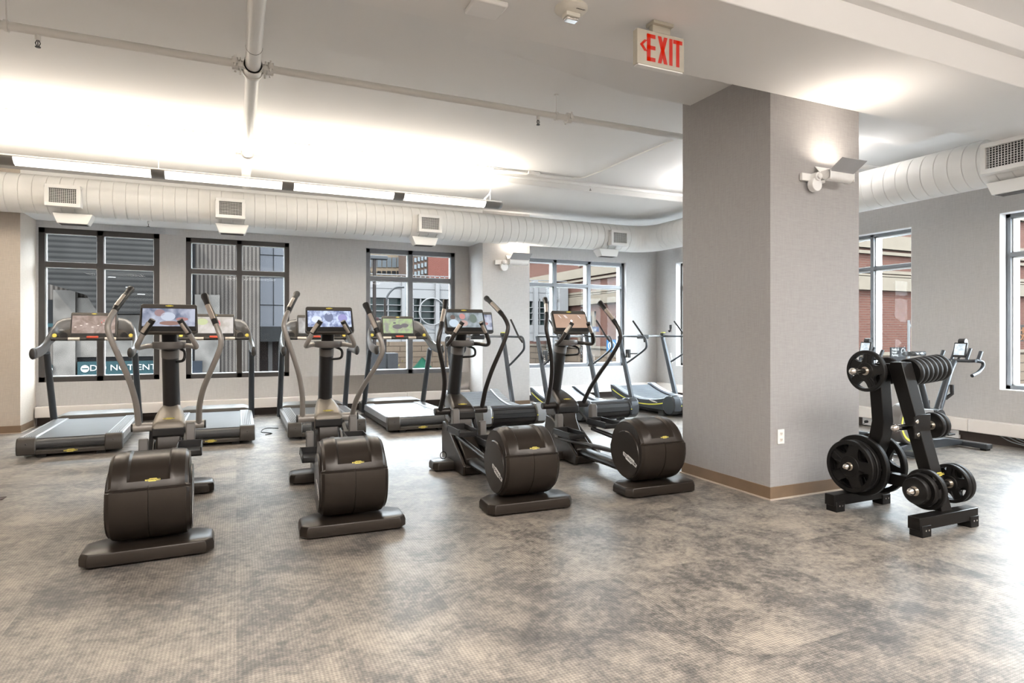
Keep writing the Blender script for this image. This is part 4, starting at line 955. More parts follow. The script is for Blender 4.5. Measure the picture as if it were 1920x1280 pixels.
# uprights: near one slopes towards the far one; far one is kinked
MB().prism([(rL(2.52), 0.12), (rL(2.60), 0.12), (rL(2.885), 1.06), (rL(2.87), 1.095), (rL(2.79), 1.095)], 'x', -0.055, 0.055).build('near_upright', M_rack, rk, bevel=0.004)
MB().prism([(rL(3.075), 0.12), (rL(3.165), 0.12), (rL(3.03), 0.56), (rL(3.01), 0.66), (rL(3.04), 1.06), (rL(2.95), 1.06), (rL(2.92), 0.66), (rL(2.93), 0.56)], 'x', -0.055, 0.055).build('far_upright', M_rack, rk, bevel=0.004)
MB().box(-0.04, 0.04, rL(2.85), rL(3.0), 1.0, 1.08).build('top_beam', M_rack, rk, bevel=0.004)
MB().box(-0.035, 0.035, rL(2.58), rL(3.10), 0.22, 0.30).build('cross_beam', M_rack, rk, bevel=0.004)
gp = MB().prism([(-0.115, 0.585), (-0.05, 0.575), (0.06, 0.575), (0.06, 0.745), (-0.05, 0.745), (-0.11, 0.725)], 'y', 0, 0.012, M=Matrix.Translation((0, rL(2.662), 0)) @ Matrix.Rotation(0, 4, 'X')).build('peg_bracket', M_rack, rk, bevel=0.003)
MB().cyl((-0.092, rL(2.662)-0.008, 0.70), (-0.092, rL(2.662)+0.006, 0.70), 0.014, n=14).cyl((-0.080, rL(2.662)-0.008, 0.61), (-0.080, rL(2.662)+0.006, 0.61), 0.014, n=14).build('bracket_bolt', M_chrome, gp, bevel=0.002)
badge(rk, (0.0, rL(2.58)-0.009, 0.355), (R(73), 0, 0), 0.10)
PEG = {}
def peg(key, y, z, x1, tilt=0):
    sg = 1 if x1 > 0 else -1
    a = Vector((sg*0.05, rL(y), z)); b = Vector((x1, rL(y), z+abs(x1)*math.tan(R(tilt))))
    d = (b-a).normalized()
    p_ = MB().tube([a, b], 0.0215, 20).build('plate_peg', M_chrome, rk, smooth=60)
    MB().tube([b-d*0.01, b, b+d*0.02, b+d*0.035, b+d*0.042], [0.0215, 0.0255, 0.0255, 0.018, 0.004], 20).build('peg_tip', M_chrome, p_, smooth=60)
    PEG[key] = (a, d, sg)
peg('near_top_R', 2.835, 1.015, 0.45, 4); peg('near_mid_L', 2.73, 0.655, -0.20); peg('near_mid_R', 2.73, 0.65, 0.30)
peg('near_low_L', 2.60, 0.258, -0.235); peg('near_low_R', 2.60, 0.272, 0.29)
peg('far_top_L', 3.0, 1.025, -0.255); peg('far_top_R', 3.0, 1.02, 0.25); peg('far_low_L', 3.08, 0.325, -0.215); peg('far_low_R', 3.08, 0.325, 0.23)
def plate(key, dist, rad, th, label, holes=5, rot=0.3, grp='rubber weight plates on the rack', open_=True):
    a, d, sg = PEG[key]; c = RO+a+d*dist
    t = thing('weight_plate', label, 'weight plate', c, 0, grp)
    # axis along local x
    t.rotation_euler = (0, -math.asin(d.z)*1.0 if sg > 0 else math.asin(d.z), 0)
    n = 60; ri, ro = 0.026, rad
    m = MB()
    if rad < 0.125:
        m.lathe([(ri, -th/2), (rad*0.35, -th/2), (rad*0.42, -th/2+0.004), (rad*0.86, -th/2+0.004), (rad*0.93, -th/2), (rad, -th*0.3), (rad, th*0.3), (rad*0.93, th/2), (rad*0.86, th/2-0.004), (rad*0.42, th/2-0.004), (rad*0.35, th/2), (ri, th/2)], (0, 0, 0), 'x', n)
        # open the bore
        pm = m.build('plate_body', M_rub, t, smooth=40)
    else:
        # rim ring, hub ring and solid web sectors leave real grip openings
        def ring(r0, r1, tt, bev=0.006):
            prof = [(r0, -tt/2), (r1-bev, -tt/2), (r1, -tt/2+bev), (r1, tt/2-bev), (r1-bev, tt/2), (r0, tt/2)]
            rings = [[(h_, r_*math.cos(2*PI*k/n), r_*math.sin(2*PI*k/n)) for k in range(n)] for r_, h_ in prof]
            m.loft(rings+[rings[0]], cap=False)
        rim0, hub1 = rad*0.84, rad*0.42
        ring(rim0, rad, th); ring(ri, hub1, th*0.92)
        NS = 20  # angular sub samples per sector
        nang = holes*NS
        def inner(k): # opening size as a function of the angle within a sector
            u = (k % NS)/NS; x = abs(u-0.5)*2
            return max(0.0, 1-(x/0.56)**2)**0.5
        for k in range(nang):
            a0 = rot+2*PI*k/nang; a1 = rot+2*PI*(k+1)/nang
            f0, f1 = inner(k), inner(k+1)
            mid = rim0*0.985; lo = hub1*0.985
            r_o0, r_o1 = mid, mid
            # web between hub and the lower edge of the opening
            e0 = mid-(mid-lo)*0.8*f0; e1 = mid-(mid-lo)*0.8*f1
            tt = th*0.78
            V = []
            for x in (-tt/2, tt/2):
                for (r_, a_) in ((lo*0.98, a0), (lo*0.98, a1), (e1, a1), (e0, a0)): V.append((x, r_*math.cos(a_), r_*math.sin(a_)))
            m.add(V, [(0, 1, 2, 3), (7, 6, 5, 4), (0, 4, 5, 1), (2, 6, 7, 3)]+[(1, 5, 6, 2), (3, 7, 4, 0)])
        pm = m.build('plate_body', M_rub, t, smooth=40)
    MB().lathe([(ri-0.004, -th/2-0.001), (ri+0.006, -th/2-0.001), (ri+0.006, th/2+0.001), (ri-0.004, th/2+0.001)], (0, 0, 0), 'x', 28).build('hub_ring', M_brass, t, smooth=40) if False else None
    hb = MB(); q = [(ri-0.006, -th/2-0.001), (ri+0.005, -th/2-0.001), (ri+0.005, th/2+0.001), (ri-0.006, th/2+0.001)]
    rings = [[(h_, r_*math.cos(2*PI*k/28), r_*math.sin(2*PI*k/28)) for k in range(28)] for r_, h_ in q]
    hb.loft(rings+[rings[0]], cap=False).build('hub_ring', M_brass, t, smooth=40)
    return t
ordn = ['innermost', 'second', 'third', 'fourth', 'fifth', 'sixth', 'outermost']
for k in range(7):
    plate('near_top_R', 0.055+0.052*k, 0.098, 0.047, 'small black plate, %s of the seven stacked on the top peg' % ordn[k], grp='seven small plates on the top peg')
plate('far_top_L', 0.075, 0.150, 0.036, 'medium black plate with grip holes alone on the upper left peg', 5, 0.5)
plate('far_top_R', 0.06, 0.10, 0.034, 'small black plate behind the top of the near upright')
plate('near_mid_R', 0.14, 0.090, 0.036, 'small black plate against the upright on the middle right peg'); plate('near_mid_R', 0.19, 0.090, 0.036, 'small black plate on the outside of the middle right peg')
plate('far_low_L', 0.035, 0.222, 0.040, 'largest black plate at the back of the lower left stack', 5, 0.2); plate('far_low_L', 0.085, 0.19, 0.038, 'middle black plate of the lower left stack', 5, 0.9); plate('far_low_L', 0.135, 0.19, 0.040, 'front black plate of the lower left stack', 5, 0.55)
plate('far_low_R', 0.06, 0.222, 0.040, 'large black plate with open grip holes behind the far upright', 5, 0.9)
plate('near_low_L', 0.045, 0.134, 0.036, 'biggest black plate on the lower near peg, against the upright', 5, 0.1); plate('near_low_L', 0.095, 0.110, 0.040, 'middle black plate on the lower near peg'); plate('near_low_L', 0.142, 0.088, 0.040, 'front small black plate on the lower near peg')
plate('near_low_R', 0.12, 0.132, 0.034, 'black plate against the upright on the lower right peg', 5, 0.4); plate('near_low_R', 0.165, 0.132, 0.034, 'outer black plate on the lower right peg', 5, 0.7)

# ================================================================== STUDIO BIKES
def bike(x0, cy, label, yaw=0):
    # local: front towards +x
    t = thing('exercise_bike', label, 'exercise bike', (x0, cy, 0), yaw, 'exercise bikes beside the right wall')
    MB().box(-0.06, 0.06, -0.33, 0.33, 0.02, 0.075).build('rear_foot', M_blue, t, bevel=0.01)
    MB().box(1.10, 1.20, -0.30, 0.30, 0.02, 0.075).build('front_foot', M_blue, t, bevel=0.01)
    MB().prism([(-0.04, 0.03), (-0.04, 0.08), (0.25, 0.13), (0.80, 0.13), (1.14, 0.08), (1.14, 0.03)], 'y', -0.045, 0.045).build('base_frame', M_blue, t, bevel=0.01)
    MB().box(-0.04, 0.04, -0.31, -0.24, 0, 0.03).box(-0.04, 0.04, 0.24, 0.31, 0, 0.03).box(1.11, 1.19, -0.28, -0.22, 0, 0.03).box(1.11, 1.19, 0.22, 0.28, 0, 0.03).build('levelling_feet', M_rub, t)
    dc, dz, dr = 0.18, 0.325, 0.215
    dm = MB().cyl((dc, -0.075, dz), (dc, 0.075, dz), dr, n=40).prism([(dc+0.0, 0.50), (dc+0.40, 0.46), (dc+0.44, 0.28), (dc+0.1, 0.14)], 'y', -0.05, 0.05).build('flywheel_housing', M_grey, t, bevel=0.01)
    for sg in (-1, 1):
        m = MB(); rings = [[(dc+r_*math.cos(2*PI*k/40), sg*y_, dz+r_*math.sin(2*PI*k/40)) for k in range(40)] for r_, y_ in ((0.168, 0.076), (0.190, 0.076), (0.190, 0.080), (0.168, 0.080))]
        m.loft(rings+[rings[0]], cap=False).build('yellow_ring', M_yel2, dm)
    MB().cyl((0.68, -0.06, 0.36), (0.68, 0.06, 0.36), 0.10, n=28).box(0.66, 0.70, -0.085, -0.065, 0.20, 0.37).box(0.66, 0.70, 0.065, 0.085, 0.36, 0.53).build('crank', M_black, t, bevel=0.004)
    MB().box(0.62, 0.74, -0.18, -0.09, 0.185, 0.205).build('pedal', M_black, t, bevel=0.004); MB().box(0.62, 0.74, 0.09, 0.18, 0.52, 0.54).build('pedal', M_black, t, bevel=0.004)
    MB().tube([(0.55, 0, 0.45), (0.42, 0, 0.80), (0.36, 0, 1.02)], 0.030, 14).build('seat_post', M_blue, t, smooth=50)
    sd = [(-0.14, 0.075), (-0.10, 0.080), (-0.03, 0.05), (0.06, 0.022), (0.14, 0.016)]
    MB().loft([[(0.36+x, w*math.cos(2*PI*k/16), 1.075+0.028*math.sin(2*PI*k/16)-0.1*max(0, x)*0.3) for k in range(16)] for x, w in [(-0.15, 0.05)]+sd+[(0.15, 0.008)]]).build('saddle', mat('glossy_saddle', (0.10, 0.105, 0.11), 0.18, 0.3), t, smooth=60)
    MB().tube([(0.66, 0, 0.28), (0.80, 0, 0.58), (0.93, 0, 0.85), (1.03, 0, 0.98)], [0.045, 0.042, 0.036, 0.03], 14).build('front_post', M_blue, t, smooth=60)
    MB().tube([(0.42, 0, 0.44), (0.74, 0, 0.40)], 0.034, 12).build('top_tube', M_blue, t, smooth=60)
    hb = MB().tube(catmull([(1.08, -0.23, 0.99), (1.10, -0.20, 0.99), (1.08, -0.12, 0.985), (1.08, 0.12, 0.985), (1.10, 0.20, 0.99), (1.08, 0.23, 0.99)], 5), 0.018, 12)
    for sg in (-1, 1): hb.tube(catmull([(1.06, sg*0.21, 0.99), (1.12, sg*0.24, 0.975), (1.12, sg*0.24, 0.92), (1.04, sg*0.24, 0.865), (0.93, sg*0.24, 0.83)], 5), 0.019, 12)
    hb.build('handlebar', M_blue, t, smooth=60)
    for sg in (-1, 1): MB().tube([(1.11, sg*0.20, 0.99), (1.17, sg*0.20, 1.09)], 0.021, 12).build('bar_grip', M_blue, t, smooth=60)
    MB().tube([(1.12, 0.08, 1.0), (1.19, 0.08, 1.12)], 0.017, 10).build('aero_grip', M_blue, t, smooth=60); MB().tube([(1.12, -0.08, 1.0), (1.19, -0.08, 1.12)], 0.017, 10).build('aero_grip', M_blue, t, smooth=60)
    Md = Matrix.Translation((1.14, 0, 1.105)) @ Matrix.Rotation(R(15), 4, 'Y')
    ds = MB().box(-0.012, 0.012, -0.070, 0.070, -0.085, 0.085, M=Md).build('display', M_black, t, bevel=0.006)
    MB().box(-0.0145, -0.0122, -0.056, 0.056, -0.062, 0.07, M=Md).build('screen', emis('screen_pale_blue', (0.36, 0.44, 0.50), 1.0, (0.62, 0.68, 0.72), 25, 0.2), ds)
    MB().tube([(1.10, 0, 0.98), (1.19, 0, 1.17)], 0.014, 8).cyl((1.19, -0.035, 1.20), (1.19, 0.035, 1.20), 0.034, n=18).build('display_mount', M_black, t)
    MB().tube([(0.86, 0.0, 0.56), (0.90, -0.05, 0.62), (0.90, -0.05, 0.72)], 0.022, 10).build('gear_levers', M_black, t)
bike(6.42, 4.30, 'exercise bike nearest the right edge, display above its handlebar', 0)
bike(5.95, 5.12, 'exercise bike half hidden behind the column and the weight rack', 0)

# ================================================================== OUTSIDE
GZ = -4.4
ALB = 0.088
M_wlogo = mat('white_sign_paint', (1.5, 1.5, 1.45), 0.6); M_frame2 = mat('street_metal', (0.15, 0.155, 0.165), 0.5); M_ltgrey = mat('galvanised_metal', (0.5, 0.5, 0.5), 0.5)
M_red = mat('tail_light_red', (1.0, 0.1, 0.06), 0.4)
struct(MB().box(-60, 120, YB+0.6, 160, GZ-0.3, GZ).box(XR+0.8, 120, -20, YB+0.6, GZ-0.3, GZ).build('ground', mat('asphalt', (0.16, 0.155, 0.15), 0.9, var=0.15, scale=0.6)))
M_rib = ribbed('ribbed_concrete', (0.40, 0.35, 0.315), (0.17, 0.148, 0.135), 0.13)
M_conc = mat('stained_concrete', (0.46, 0.42, 0.385), 0.9, var=0.35, scale=1.6)
M_louv = ribbed('louvred_overhang', (0.135, 0.13, 0.125), (0.075, 0.073, 0.072), 0.16, 2, 0.3)
M_pan = mat('pale_blue_panel', (0.44, 0.45, 0.50), 0.6, var=0.04)
M_teal = mat('teal_sign', (0.05, 0.13, 0.15), 0.5)
M_dk = mat('dark_opening', (0.035, 0.035, 0.037), 0.8)
def pbox(mb, px0, px1, py0, py1, Y, d0, d1):
    a = atY(px0, py1, Y); b = atY(px1, py0, Y); zt = atY((px0+px1)/2, py0, Y)[2]; zb = atY((px0+px1)/2, py1, Y)[2]
    mb.box(a[0], b[0], Y+d0, Y+d1, zb, zt); return mb
G = 24.0
bA = thing('parking_garage', 'grey ribbed concrete building across the street behind the two left windows', 'building', (0, G, GZ))
def bt(o): o.location = (0, -G, -GZ)
def gb(mb, name, m, parent=bA, base=(0, G, GZ), **k):
    o = mb.build(name, m, parent, **k); 
    if parent is bA: o.location = (-base[0], -base[1], -base[2])
    return o
a, b = atY(-120, 300, G), atY(487, 300, G)
gb(MB().box(a[0], b[0], G, G+8, GZ, 9.0), 'ribbed_wall', M_rib)
gb(pbox(MB(), 105, 146, 545, 800, G, -0.35, 0.1), 'concrete_pier', M_conc)
gb(pbox(MB(), 146, 300, 560, 668, G, -0.2, 0.1), 'concrete_lintel', M_conc)
gb(pbox(MB(), 148, 302, 668, 800, G, -0.1, 0.1), 'entry_opening', M_dk)
gb(pbox(MB(), 84, 105, 562, 606, G, -0.1, 0.1), 'side_opening', M_dk)
gb(pbox(MB(), 84, 105, 606, 613, G, -0.15, 0.1), 'teal_band', M_teal)
gb(pbox(MB(), 366, 412, 553, 720, G, -0.2, 0.1), 'concrete_panel', M_conc)
gb(pbox(MB(), 352, 366, 420, 720, G, -0.15, 0.1), 'dark_strip', M_dk)
gb(pbox(MB(), 357, 380, 676, 760, G, -0.35, 0.0), 'loading_door', mat('slate_door', (0.06, 0.075, 0.10), 0.6))
ov = []
for (x, y) in ((60, 520), (84, 530), (162, 553), (184, 588), (330, 588), (330, 395), (60, 395)):
    p = atY(x, y, G-2); ov.append((p[0], p[2]))
gb(MB().prism(ov, 'y', G-2, G-0.5), 'overhang', M_louv)
m_ = MB()
for (x, y) in ((203, 519), (236, 538), (258, 551)): pbox(m_, x, x+14, y, y+1.2, G-2, -0.03, 0.0)
gb(m_, 'ceiling_lights', M_wlogo)
sgn = thing('do_not_enter_sign', 'teal sign band with white letters over the garage entry', 'sign', (0, G, 0))
o = pbox(MB(), 150, 304, 676, 706, G, -0.35, -0.25).build('sign_band', M_teal, sgn); o.location = (0, -G, 0)
p0, p1 = atY(190, 689, G), atY(300, 689, G)
tt = text('DO NOT ENTER', 0.27, M_wlogo, sgn, ((atY(246, 689, G)[0]), -0.365, p0[2]), (PI/2, 0, 0), depth=0.01, sx=1.12)
c_ = atY(164, 690, G); MB().cyl((c_[0], -0.36, c_[2]), (c_[0], -0.37, c_[2]), 0.115, n=24).build('round_symbol', M_wlogo, sgn)
MB().box(c_[0]-0.085, c_[0]+0.085, -0.378, -0.371, c_[2]-0.02, c_[2]+0.02).build('symbol_bar', M_teal, sgn)
sg2 = thing('small_round_sign', 'small teal sign with a white round symbol at the left of the garage', 'sign', (0, G, 0))
o = pbox(MB(), 93, 105, 683, 700, G, -0.45, -0.38).build('sign_board', M_teal, sg2); o.location = (0, -G, 0)
c_ = atY(99, 691, G); MB().cyl((c_[0], -0.46, c_[2]), (c_[0], -0.47, c_[2]), 0.10, n=20).build('round_symbol', M_wlogo, sg2)
# pale panel block and arcade
bB = thing('panelled_building', 'pale blue-grey panelled building at the right of the second window', 'building', (0, 27, GZ))
def gbB(mb, name, m): o = mb.build(name, m, bB); o.location = (0, -27, -GZ); return o
gbB(pbox(MB(), 488, 575, 375, 612, 27, 0, 6), 'panel_wall', M_pan)
jm = MB()
for x in (513, 537): pbox(jm, x-0.5, x+0.5, 376, 610, 27, -0.03, 0)
for y in (479, 572, 520): pbox(jm, 487, 560, y-0.5, y+0.5, 27, -0.03, 0)
gbB(jm, 'panel_joints', M_dk)
gbB(pbox(MB(), 488, 575, 612, 640, 27, 0.0, 6), 'arcade_beam', mat('arcade_grey', (0.10, 0.10, 0.10), 0.8))
cm = MB()
for x in (508, 527, 552): pbox(cm, x-4, x+4, 640, 850, 27, 0.5, 1.0)
gbB(cm, 'arcade_posts', mat('arcade_post_grey', (0.28, 0.26, 0.25), 0.8))
gbB(pbox(MB(), 489, 590, 636, 850, 27, 5.2, 5.4), 'arcade_back_wall', mat('arcade_brown', (0.14, 0.11, 0.10), 0.85))
# white bridge building
WY = 44.8
bC = thing('white_bridge_building', 'white panelled skyway building with a large ring, seen through the third window', 'building', (0, WY, GZ))
def gC(mb, name, m, parent=bC): 
    o = mb.build(name, m, parent)
    if parent is bC: o.location = (0, -WY, -GZ)
    return o
M_wp = mat('white_panel', (0.62, 0.61, 0.62), 0.6, var=0.03)
gC(pbox(MB(), 560, 1064, 526, 560, WY, 0, 5), 'upper_panels', M_wp)
gC(pbox(MB(), 560, 1064, 608, 640, WY, 0, 5), 'lower_panels', M_wp)
gC(pbox(MB(), 560, 1064, 560, 608, WY, 0.5, 4.5), 'window_band', mat('green_glass', (0.10, 0.15, 0.14), 0.15, 0.0, var=0.5, scale=1.5))
pm_ = MB()
for x in (756, 819, 1003, 1036): pbox(pm_, x-3.5, x+3.5, 526, 640, WY, -0.25, 0.3)
pbox(pm_, 1045, 1063, 540, 650, WY, -0.2, 0.3)
for x in (728, 775, 789, 868, 900, 985, 1012, 1025): pbox(pm_, x-0.7, x+0.7, 560, 608, WY, 0.0, 0.5)
for y in (573, 584, 597): pbox(pm_, 560, 1064, y-0.6, y+0.6, WY, 0.0, 0.5)
gC(pm_, 'mullions', M_wp)
jm = MB()
for y in (543, 624): pbox(jm, 560, 1064, y-0.4, y+0.4, WY, -0.02, 0)
gC(jm, 'panel_joints', mat('joint_grey', (0.25, 0.25, 0.26), 0.8))
tm = MB()
for k in range(26): pbox(tm, 690+9*k, 691.2+9*k, 517, 526, WY, 0.1, 0.2)
pbox(tm, 560, 1064, 516.5, 518, WY, 0.1, 0.25); gC(tm, 'roof_railing', M_wp)
for px_ in (590, 900):
    q_ = atY(px_, 640, WY); gC(MB().box(q_[0]-0.4, q_[0]+0.4, WY+0.5, WY+4.5, GZ, q_[2]+0.1), 'bridge_pier', M_wp)
c_ = atY(808, 584, WY); rm = MB(); rr = [Vector((c_[0]+1.0*math.cos(2*PI*k/36), WY-0.35, c_[2]+1.0*math.sin(2*PI*k/36))) for k in range(37)]
rm.tube(rr, 0.05, 8, up=(0, 1, 0), cap=False); gC(rm, 'ring_emblem', M_wp)
# buildings further back
bD = thing('tan_office_tower', 'tan office tower with dark window bands, upper left of the third window', 'building', (0, 95, GZ))
def gD(mb, name, m, P, Y): o = mb.build(name, m, P); o.location = (0, -Y, -GZ); return o
gD(pbox(MB(), 560, 771, 380, 760, 95, 3.5, 12), 'tower_wall', mat('tan_stone', (0.55, 0.42, 0.30), 0.8), bD, 95)
wm = MB()
for k in range(14): pbox(wm, 640+9.5*k, 640+9.5*k+8, 478, 497, 95, 3.35, 3.55)
gD(wm, 'upper_windows', mat('grey_blue_glass', (0.30, 0.33, 0.36), 0.2), bD, 95)
wm = MB()
for k in range(14): pbox(wm, 640+9.5*k, 640+9.5*k+7, 504, 511, 95, 3.35, 3.55)
gD(wm, 'lower_windows', M_dk, bD, 95)
bE = thing('brick_office_tower', 'red brick tower with a windowed brown side, upper right of the third window', 'building', (0, 85, GZ))
gD(pbox(MB(), 803, 960, 380, 760, 85, 0, 9), 'brick_end_wall', mat('plain_red_brick', (0.36, 0.14, 0.11), 0.9, var=0.1, scale=2), bE, 85)
gD(pbox(MB(), 776, 803, 380, 760, 85, 0.3, 9), 'brown_wall', mat('brown_brick', (0.22, 0.15, 0.12), 0.9), bE, 85)
wm = MB()
for j in range(4):
    for k in range(4): pbox(wm, 777.5+6.3*k, 781.5+6.3*k, 470+13*j-1.5*k, 478+13*j-1.5*k, 85, 0.1, 0.35)
gD(wm, 'tower_windows', mat('pale_glass', (0.40, 0.44, 0.47), 0.3), bE, 85)
# stone wall below the bridge
M_stone = brickm('cream_stone_blocks', (0.52, 0.40, 0.30), (0.46, 0.35, 0.265), (0.20, 0.15, 0.12), w=2.2, h=0.55, sc=3)
tag(MB().box(8, 30, 60, 61, GZ, 0.9).build('stone_wall', M_stone), 'cream stone block wall under the white bridge', 'wall')
# brick building on the corner
XW, YC = 25.6, 21.8
bF = thing('brick_corner_building', 'red brick corner building with cream stone bands behind the right windows', 'building', (XW, YC, GZ))
M_br = brickm('red_brick', (0.36, 0.165, 0.125), (0.30, 0.135, 0.105), (0.36, 0.27, 0.22))
M_cream = mat('cream_stone_band', (0.55, 0.46, 0.36), 0.8, var=0.06, scale=2)
M_creamdk = mat('stone_groove', (0.25, 0.20, 0.15), 0.8)
def gF(mb, name, m): o = mb.build(name, m, bF); o.location = (-XW, -YC, -GZ); return o
gF(MB().box(XW, XW+60, YC, WY+12, 0.15, 9.3), 'brick_walls', M_br)
gF(MB().box(XW-0.05, XW+60, YC-0.05, WY+12, GZ, 0.15), 'stone_base', M_stone)
def band(z0, z1, out, m, nm): gF(MB().box(XW-out, XW+60, YC-out, WY+12, z0, z1), nm, m)
band(5.75, 6.5, 0.30, M_cream, 'upper_band'); band(5.45, 5.62, 0.22, M_cream, 'upper_lip')
band(4.45, 4.62, 0.22, M_cream, 'lower_lip'); band(3.55, 4.25, 0.30, M_cream, 'lower_band'); band(4.30, 4.40, 0.2, M_cream, 'middle_lip')
band(0.1, 0.28, 0.15, M_cream, 'base_lip'); band(8.2, 8.9, 0.3, M_cream, 'cornice')
wm, sm = MB(), MB()
for y in (42.2, 36.5, 31.0, 26.0): 
    for (z0, z1) in ((0.3, 3.0), (4.9+0.0, 5.4), (6.7, 8.1)):
        if z1-z0 < 1: continue
        wm.box(XW-0.06, XW+0.2, y-0.9, y+0.9, z0+0.25, z1-0.3)
        sm.box(XW-0.16, XW+0.1, y-1.25, y-0.9, z0, z1).box(XW-0.16, XW+0.1, y+0.9, y+1.25, z0, z1).box(XW-0.17, XW+0.1, y-1.25, y+1.25, z1-0.35, z1)
for x in (39.5, 50.0):
    for (z0, z1) in ((0.6, 3.2),):
        wm.box(x-0.9, x+0.9, YC-0.06, YC+0.2, z0+0.25, z1-0.3); sm.box(x-1.25, x-0.9, YC-0.16, YC+0.1, z0, z1).box(x+0.9, x+1.25, YC-0.16, YC+0.1, z0, z1).box(x-1.25, x+1.25, YC-0.17, YC+0.1, z1-0.35, z1)
gF(wm, 'windows', mat('dark_window_glass', (0.07, 0.075, 0.08), 0.25)); gF(sm, 'window_surrounds', M_cream)
# street furniture
def pole(name, px, Y, ztop, r, label, cat='street lamp'):
    p = atY(px, 624, Y); t = thing(name, label, cat, (p[0], Y, GZ)); MB().cyl((0, 0, 0), (0, 0, ztop-GZ), r, r*0.8, n=12).cyl((0, 0, 0), (0, 0, 0.8), r*2, n=12).build('pole', mat('pole_brown', (0.07, 0.055, 0.05), 0.6), t); return t
z = atY(702, 484, 26)[2]; t = pole('street_lamp', 702, 26, z, 0.09, 'tall dark street lamp with a flat head at the left of the third window')
MB().box(-0.3, 0.55, -0.15, 0.15, z-GZ-0.05, z-GZ+0.12).build('lamp_head', M_frame2, t, bevel=0.04)
z = atY(722, 560, 30)[2]; t = pole('curved_street_lamp', 722, 30, z, 0.08, 'street lamp with a curved arm in the third window')
MB().tube(catmull([(0, 0, z-GZ-0.3), (0.15, 0, z-GZ+0.2), (0.5, 0, z-GZ+0.55), (0.95, 0, z-GZ+0.6)], 6), 0.05, 8).build('curved_arm', M_frame2, t)
MB().box(-1.1, -0.3, -0.2, 0.2, z-GZ-1.9, z-GZ-0.9).box(-0.2, 0.8, -0.2, 0.2, z-GZ-1.9, z-GZ-0.9).build('flower_basket', mat('basket_maroon', (0.10, 0.05, 0.05), 0.8), t, bevel=0.1)
t = pole('slim_pole', 836, 34, 1.0, 0.06, 'slim dark post at the right of the third window', 'post')
t = pole('sign_pole', 1090, 24, 2.4, 0.05, 'post carrying the blue street name sign', 'post')
a_ = atY(1101, 617, 24); t = thing('street_name_sign', 'blue street name sign reading 2nd Av', 'sign', (a_[0], 23.9, a_[2]))
MB().box(-0.62, 0.55, -0.02, 0.02, -0.11, 0.11).build('sign_board', mat('navy_sign', (0.03, 0.055, 0.16), 0.5), t); text('2nd Av', 0.24, M_wlogo, t, (-0.02, -0.024, 0), (PI/2, 0, 0), depth=0.002, sx=1.25)
a_ = atY(1146, 648, 23); t = thing('parking_sign', 'square blue parking sign with a white ring and P', 'sign', (a_[0], 23, a_[2]))
MB().box(-0.24, 0.24, -0.02, 0.02, -0.27, 0.27).build('sign_board', mat('parking_blue', (0.05, 0.25, 0.55), 0.5), t)
text('P', 0.3, M_wlogo, t, (0, -0.024, 0), (PI/2, 0, 0), depth=0.002)
rm = MB(); rm.tube([Vector((0.17*math.cos(2*PI*k/28), -0.025, 0.17*math.sin(2*PI*k/28))) for k in range(29)], 0.018, 6, up=(0, 1, 0), cap=False).build('ring', M_wlogo, t)
MB().cyl((0, 0.02, GZ-a_[2]), (0, 0.02, 0.25), 0.04, n=10).build('post', M_frame2, t)
a_ = atY(1683, 663, 18.5); t = thing('parking_notice', 'dark notice with white lettering behind the bike saddle', 'sign', (a_[0], 18.5, a_[2]))
MB().box(-0.5, 0.55, -0.03, 0.03, -0.42, 0.30).build('notice_board', mat('charcoal_board', (0.06, 0.06, 0.062), 0.6), t)
for k, w_ in enumerate(('Public &', 'Hotel', 'Parking')): text(w_, 0.15, M_wlogo, t, (-0.45, -0.034, 0.2-0.13*k), (PI/2, 0, 0), depth=0.002, align='LEFT')
MB().cyl((0, 0.03, GZ-a_[2]), (0, 0.03, 0), 0.05, n=10).build('post', M_frame2, t)
rm = MB(); rm.tube([Vector((0.33+0.12*math.cos(2*PI*k/24), -0.035, 0.12+0.12*math.sin(2*PI*k/24))) for k in range(25)], 0.014, 6, up=(0, 1, 0), cap=False).build('ring', M_wlogo, t)
a_ = atY(1704, 612, 17.5); t = thing('metal_street_pole', 'pale grey bent pole outside the right window', 'post', (a_[0], 17.5, GZ))
MB().tube(catmull([(0, 0, 0), (0, 0, a_[2]-GZ-0.2), (0.1, 0, a_[2]-GZ), (0.8, 0, a_[2]-GZ+0.1)], 6), 0.06, 10).build('pole', M_ltgrey, t)
a_ = atY(1925, 625, 12.5); t = thing('marquee_sign', 'black marquee with orange letters outside the rightmost window', 'sign', (a_[0], 12.5, a_[2]))
MB().box(-0.62, 2.2, -0.05, 0.05, -0.28, 0.30).build('sign_board', mat('marquee_black', (0.035, 0.028, 0.024), 0.6), t)
M_or = mat('orange_letters', (0.50, 0.20, 0.07), 0.6)
text('HICKS', 0.30, M_or, t, (-0.56, -0.055, 0.10), (PI/2, 0, 0), depth=0.004, align='LEFT', bold=0.008); text('ONE', 0.30, M_or, t, (-0.62, -0.055, -0.14), (PI/2, 0, 0), depth=0.004, align='LEFT', bold=0.008)
MB().cyl((1.0, 0.06, GZ-a_[2]), (1.0, 0.06, 0), 0.07, n=10).build('post', M_frame2, t)
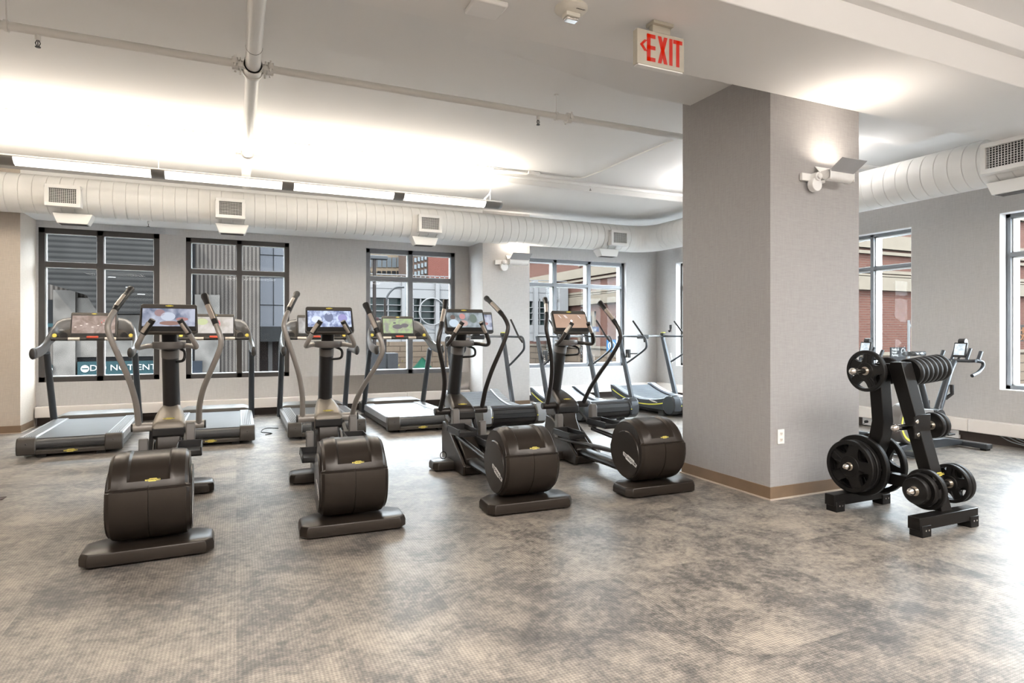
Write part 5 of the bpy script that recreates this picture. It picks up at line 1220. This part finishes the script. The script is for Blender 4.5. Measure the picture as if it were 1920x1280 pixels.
# parked car
a_ = atY(786, 690, 52)
t = thing('parked_car', 'dark parked car with a red tail light seen low in the third window', 'car', (a_[0], 52, GZ+1.2))
pr = [(-2.1, 0.35), (-2.15, 0.85), (-1.5, 0.98), (-0.9, 1.42), (0.6, 1.45), (1.25, 1.0), (2.05, 0.88), (2.15, 0.4)]
MB().prism(pr, 'y', -0.85, 0.85).build('car_body', mat('car_green', (0.05, 0.10, 0.10), 0.25, 0.3), t, bevel=0.08)
MB().prism([(-1.35, 0.98), (-0.85, 1.36), (0.55, 1.38), (1.1, 1.0)], 'y', -0.86, 0.86).build('car_windows', M_dk, t)
for x in (-1.35, 1.35):
    for y in (-0.8, 0.8): MB().cyl((x, y-0.1, 0.33), (x, y+0.1, 0.33), 0.33, n=20).build('wheel', M_rub, t)
MB().box(-2.17, -2.1, -0.8, -0.5, 0.7, 0.9).box(-2.0, -1.9, -0.88, -0.85, 0.65, 0.85).build('tail_light', M_red, t)
t.location.z = GZ+0.0
a_ = atY(716, 700, 22); t = thing('utility_cabinets', 'dark grey street cabinets at the bottom of the third window', 'cabinet', (a_[0], 22, GZ))
MB().box(-0.45, 0.15, 0, 0.6, 0, atY(716, 660, 22)[2]-GZ).build('left_cabinet', mat('cabinet_grey', (0.075, 0.075, 0.08), 0.6), t, bevel=0.03); MB().box(0.22, 0.60, 0, 0.6, 0, atY(716, 662, 22)[2]-GZ).build('right_cabinet', mat('cabinet_grey', (0, 0, 0)), t, bevel=0.03)
# bare street trees: trunks, branches and sparse leaves
def tree(px, Y, h, label, leafc, n=120):
    p = atY(px, 624, Y); t = thing('street_tree', label, 'tree', (p[0], Y, GZ), 0, 'small street trees')
    tr = MB().tube([(0, 0, 0), (0.05, 0, h*0.5), (0, 0, h*0.8)], [0.10, 0.07, 0.04], 8)
    tips = []
    for k in range(14):
        a = random.uniform(0, 2*PI); b0 = random.uniform(0.4, 0.78)*h; L = random.uniform(0.7, 1.5)
        e = Vector((L*math.cos(a), L*math.sin(a), b0+random.uniform(0.4, 1.0))); tips.append(e)
        tr.tube([(0.03, 0, b0), (e.x*0.5, e.y*0.5, (b0+e.z)/2+0.1), e], [0.03, 0.02, 0.008], 5)
    tr.build('trunk', mat('bark', (0.10, 0.08, 0.07), 0.9), t)
    lf = MB()
    for k in range(n):
        e = random.choice(tips)+Vector((random.gauss(0, .25), random.gauss(0, .25), random.gauss(0, .25))); s = 0.07
        u = Vector((random.gauss(0, 1), random.gauss(0, 1), random.gauss(0, 1))).normalized(); w = u.cross(Vector((0, 0, 1))).normalized()
        lf.add([e-u*s, e+w*s*0.6, e+u*s, e-w*s*0.6], [(0, 1, 2, 3)])
    lf.build('leaves', leafc, t)
tree(742, 34, 4.6, 'small street tree with yellow leaves at the left of the third window', mat('yellow_leaf', (0.40, 0.34, 0.10), 0.8, var=0.3))
tree(1120, 21, 5.0, 'bare street tree low in the window right of the lamp pier', mat('brown_leaf', (0.20, 0.14, 0.08), 0.8, var=0.3), 20)
tag(MB().lathe([(0.05, 0), (0.9, 0.1), (0.5, 0.5), (0.06, 1.0)], (atY(792, 668, 46)[0], 46, -1.6), 'z', 10).build('green_umbrella', mat('umbrella_green', (0.04, 0.22, 0.14), 0.7)), 'green parasol on the street in the third window', 'parasol')
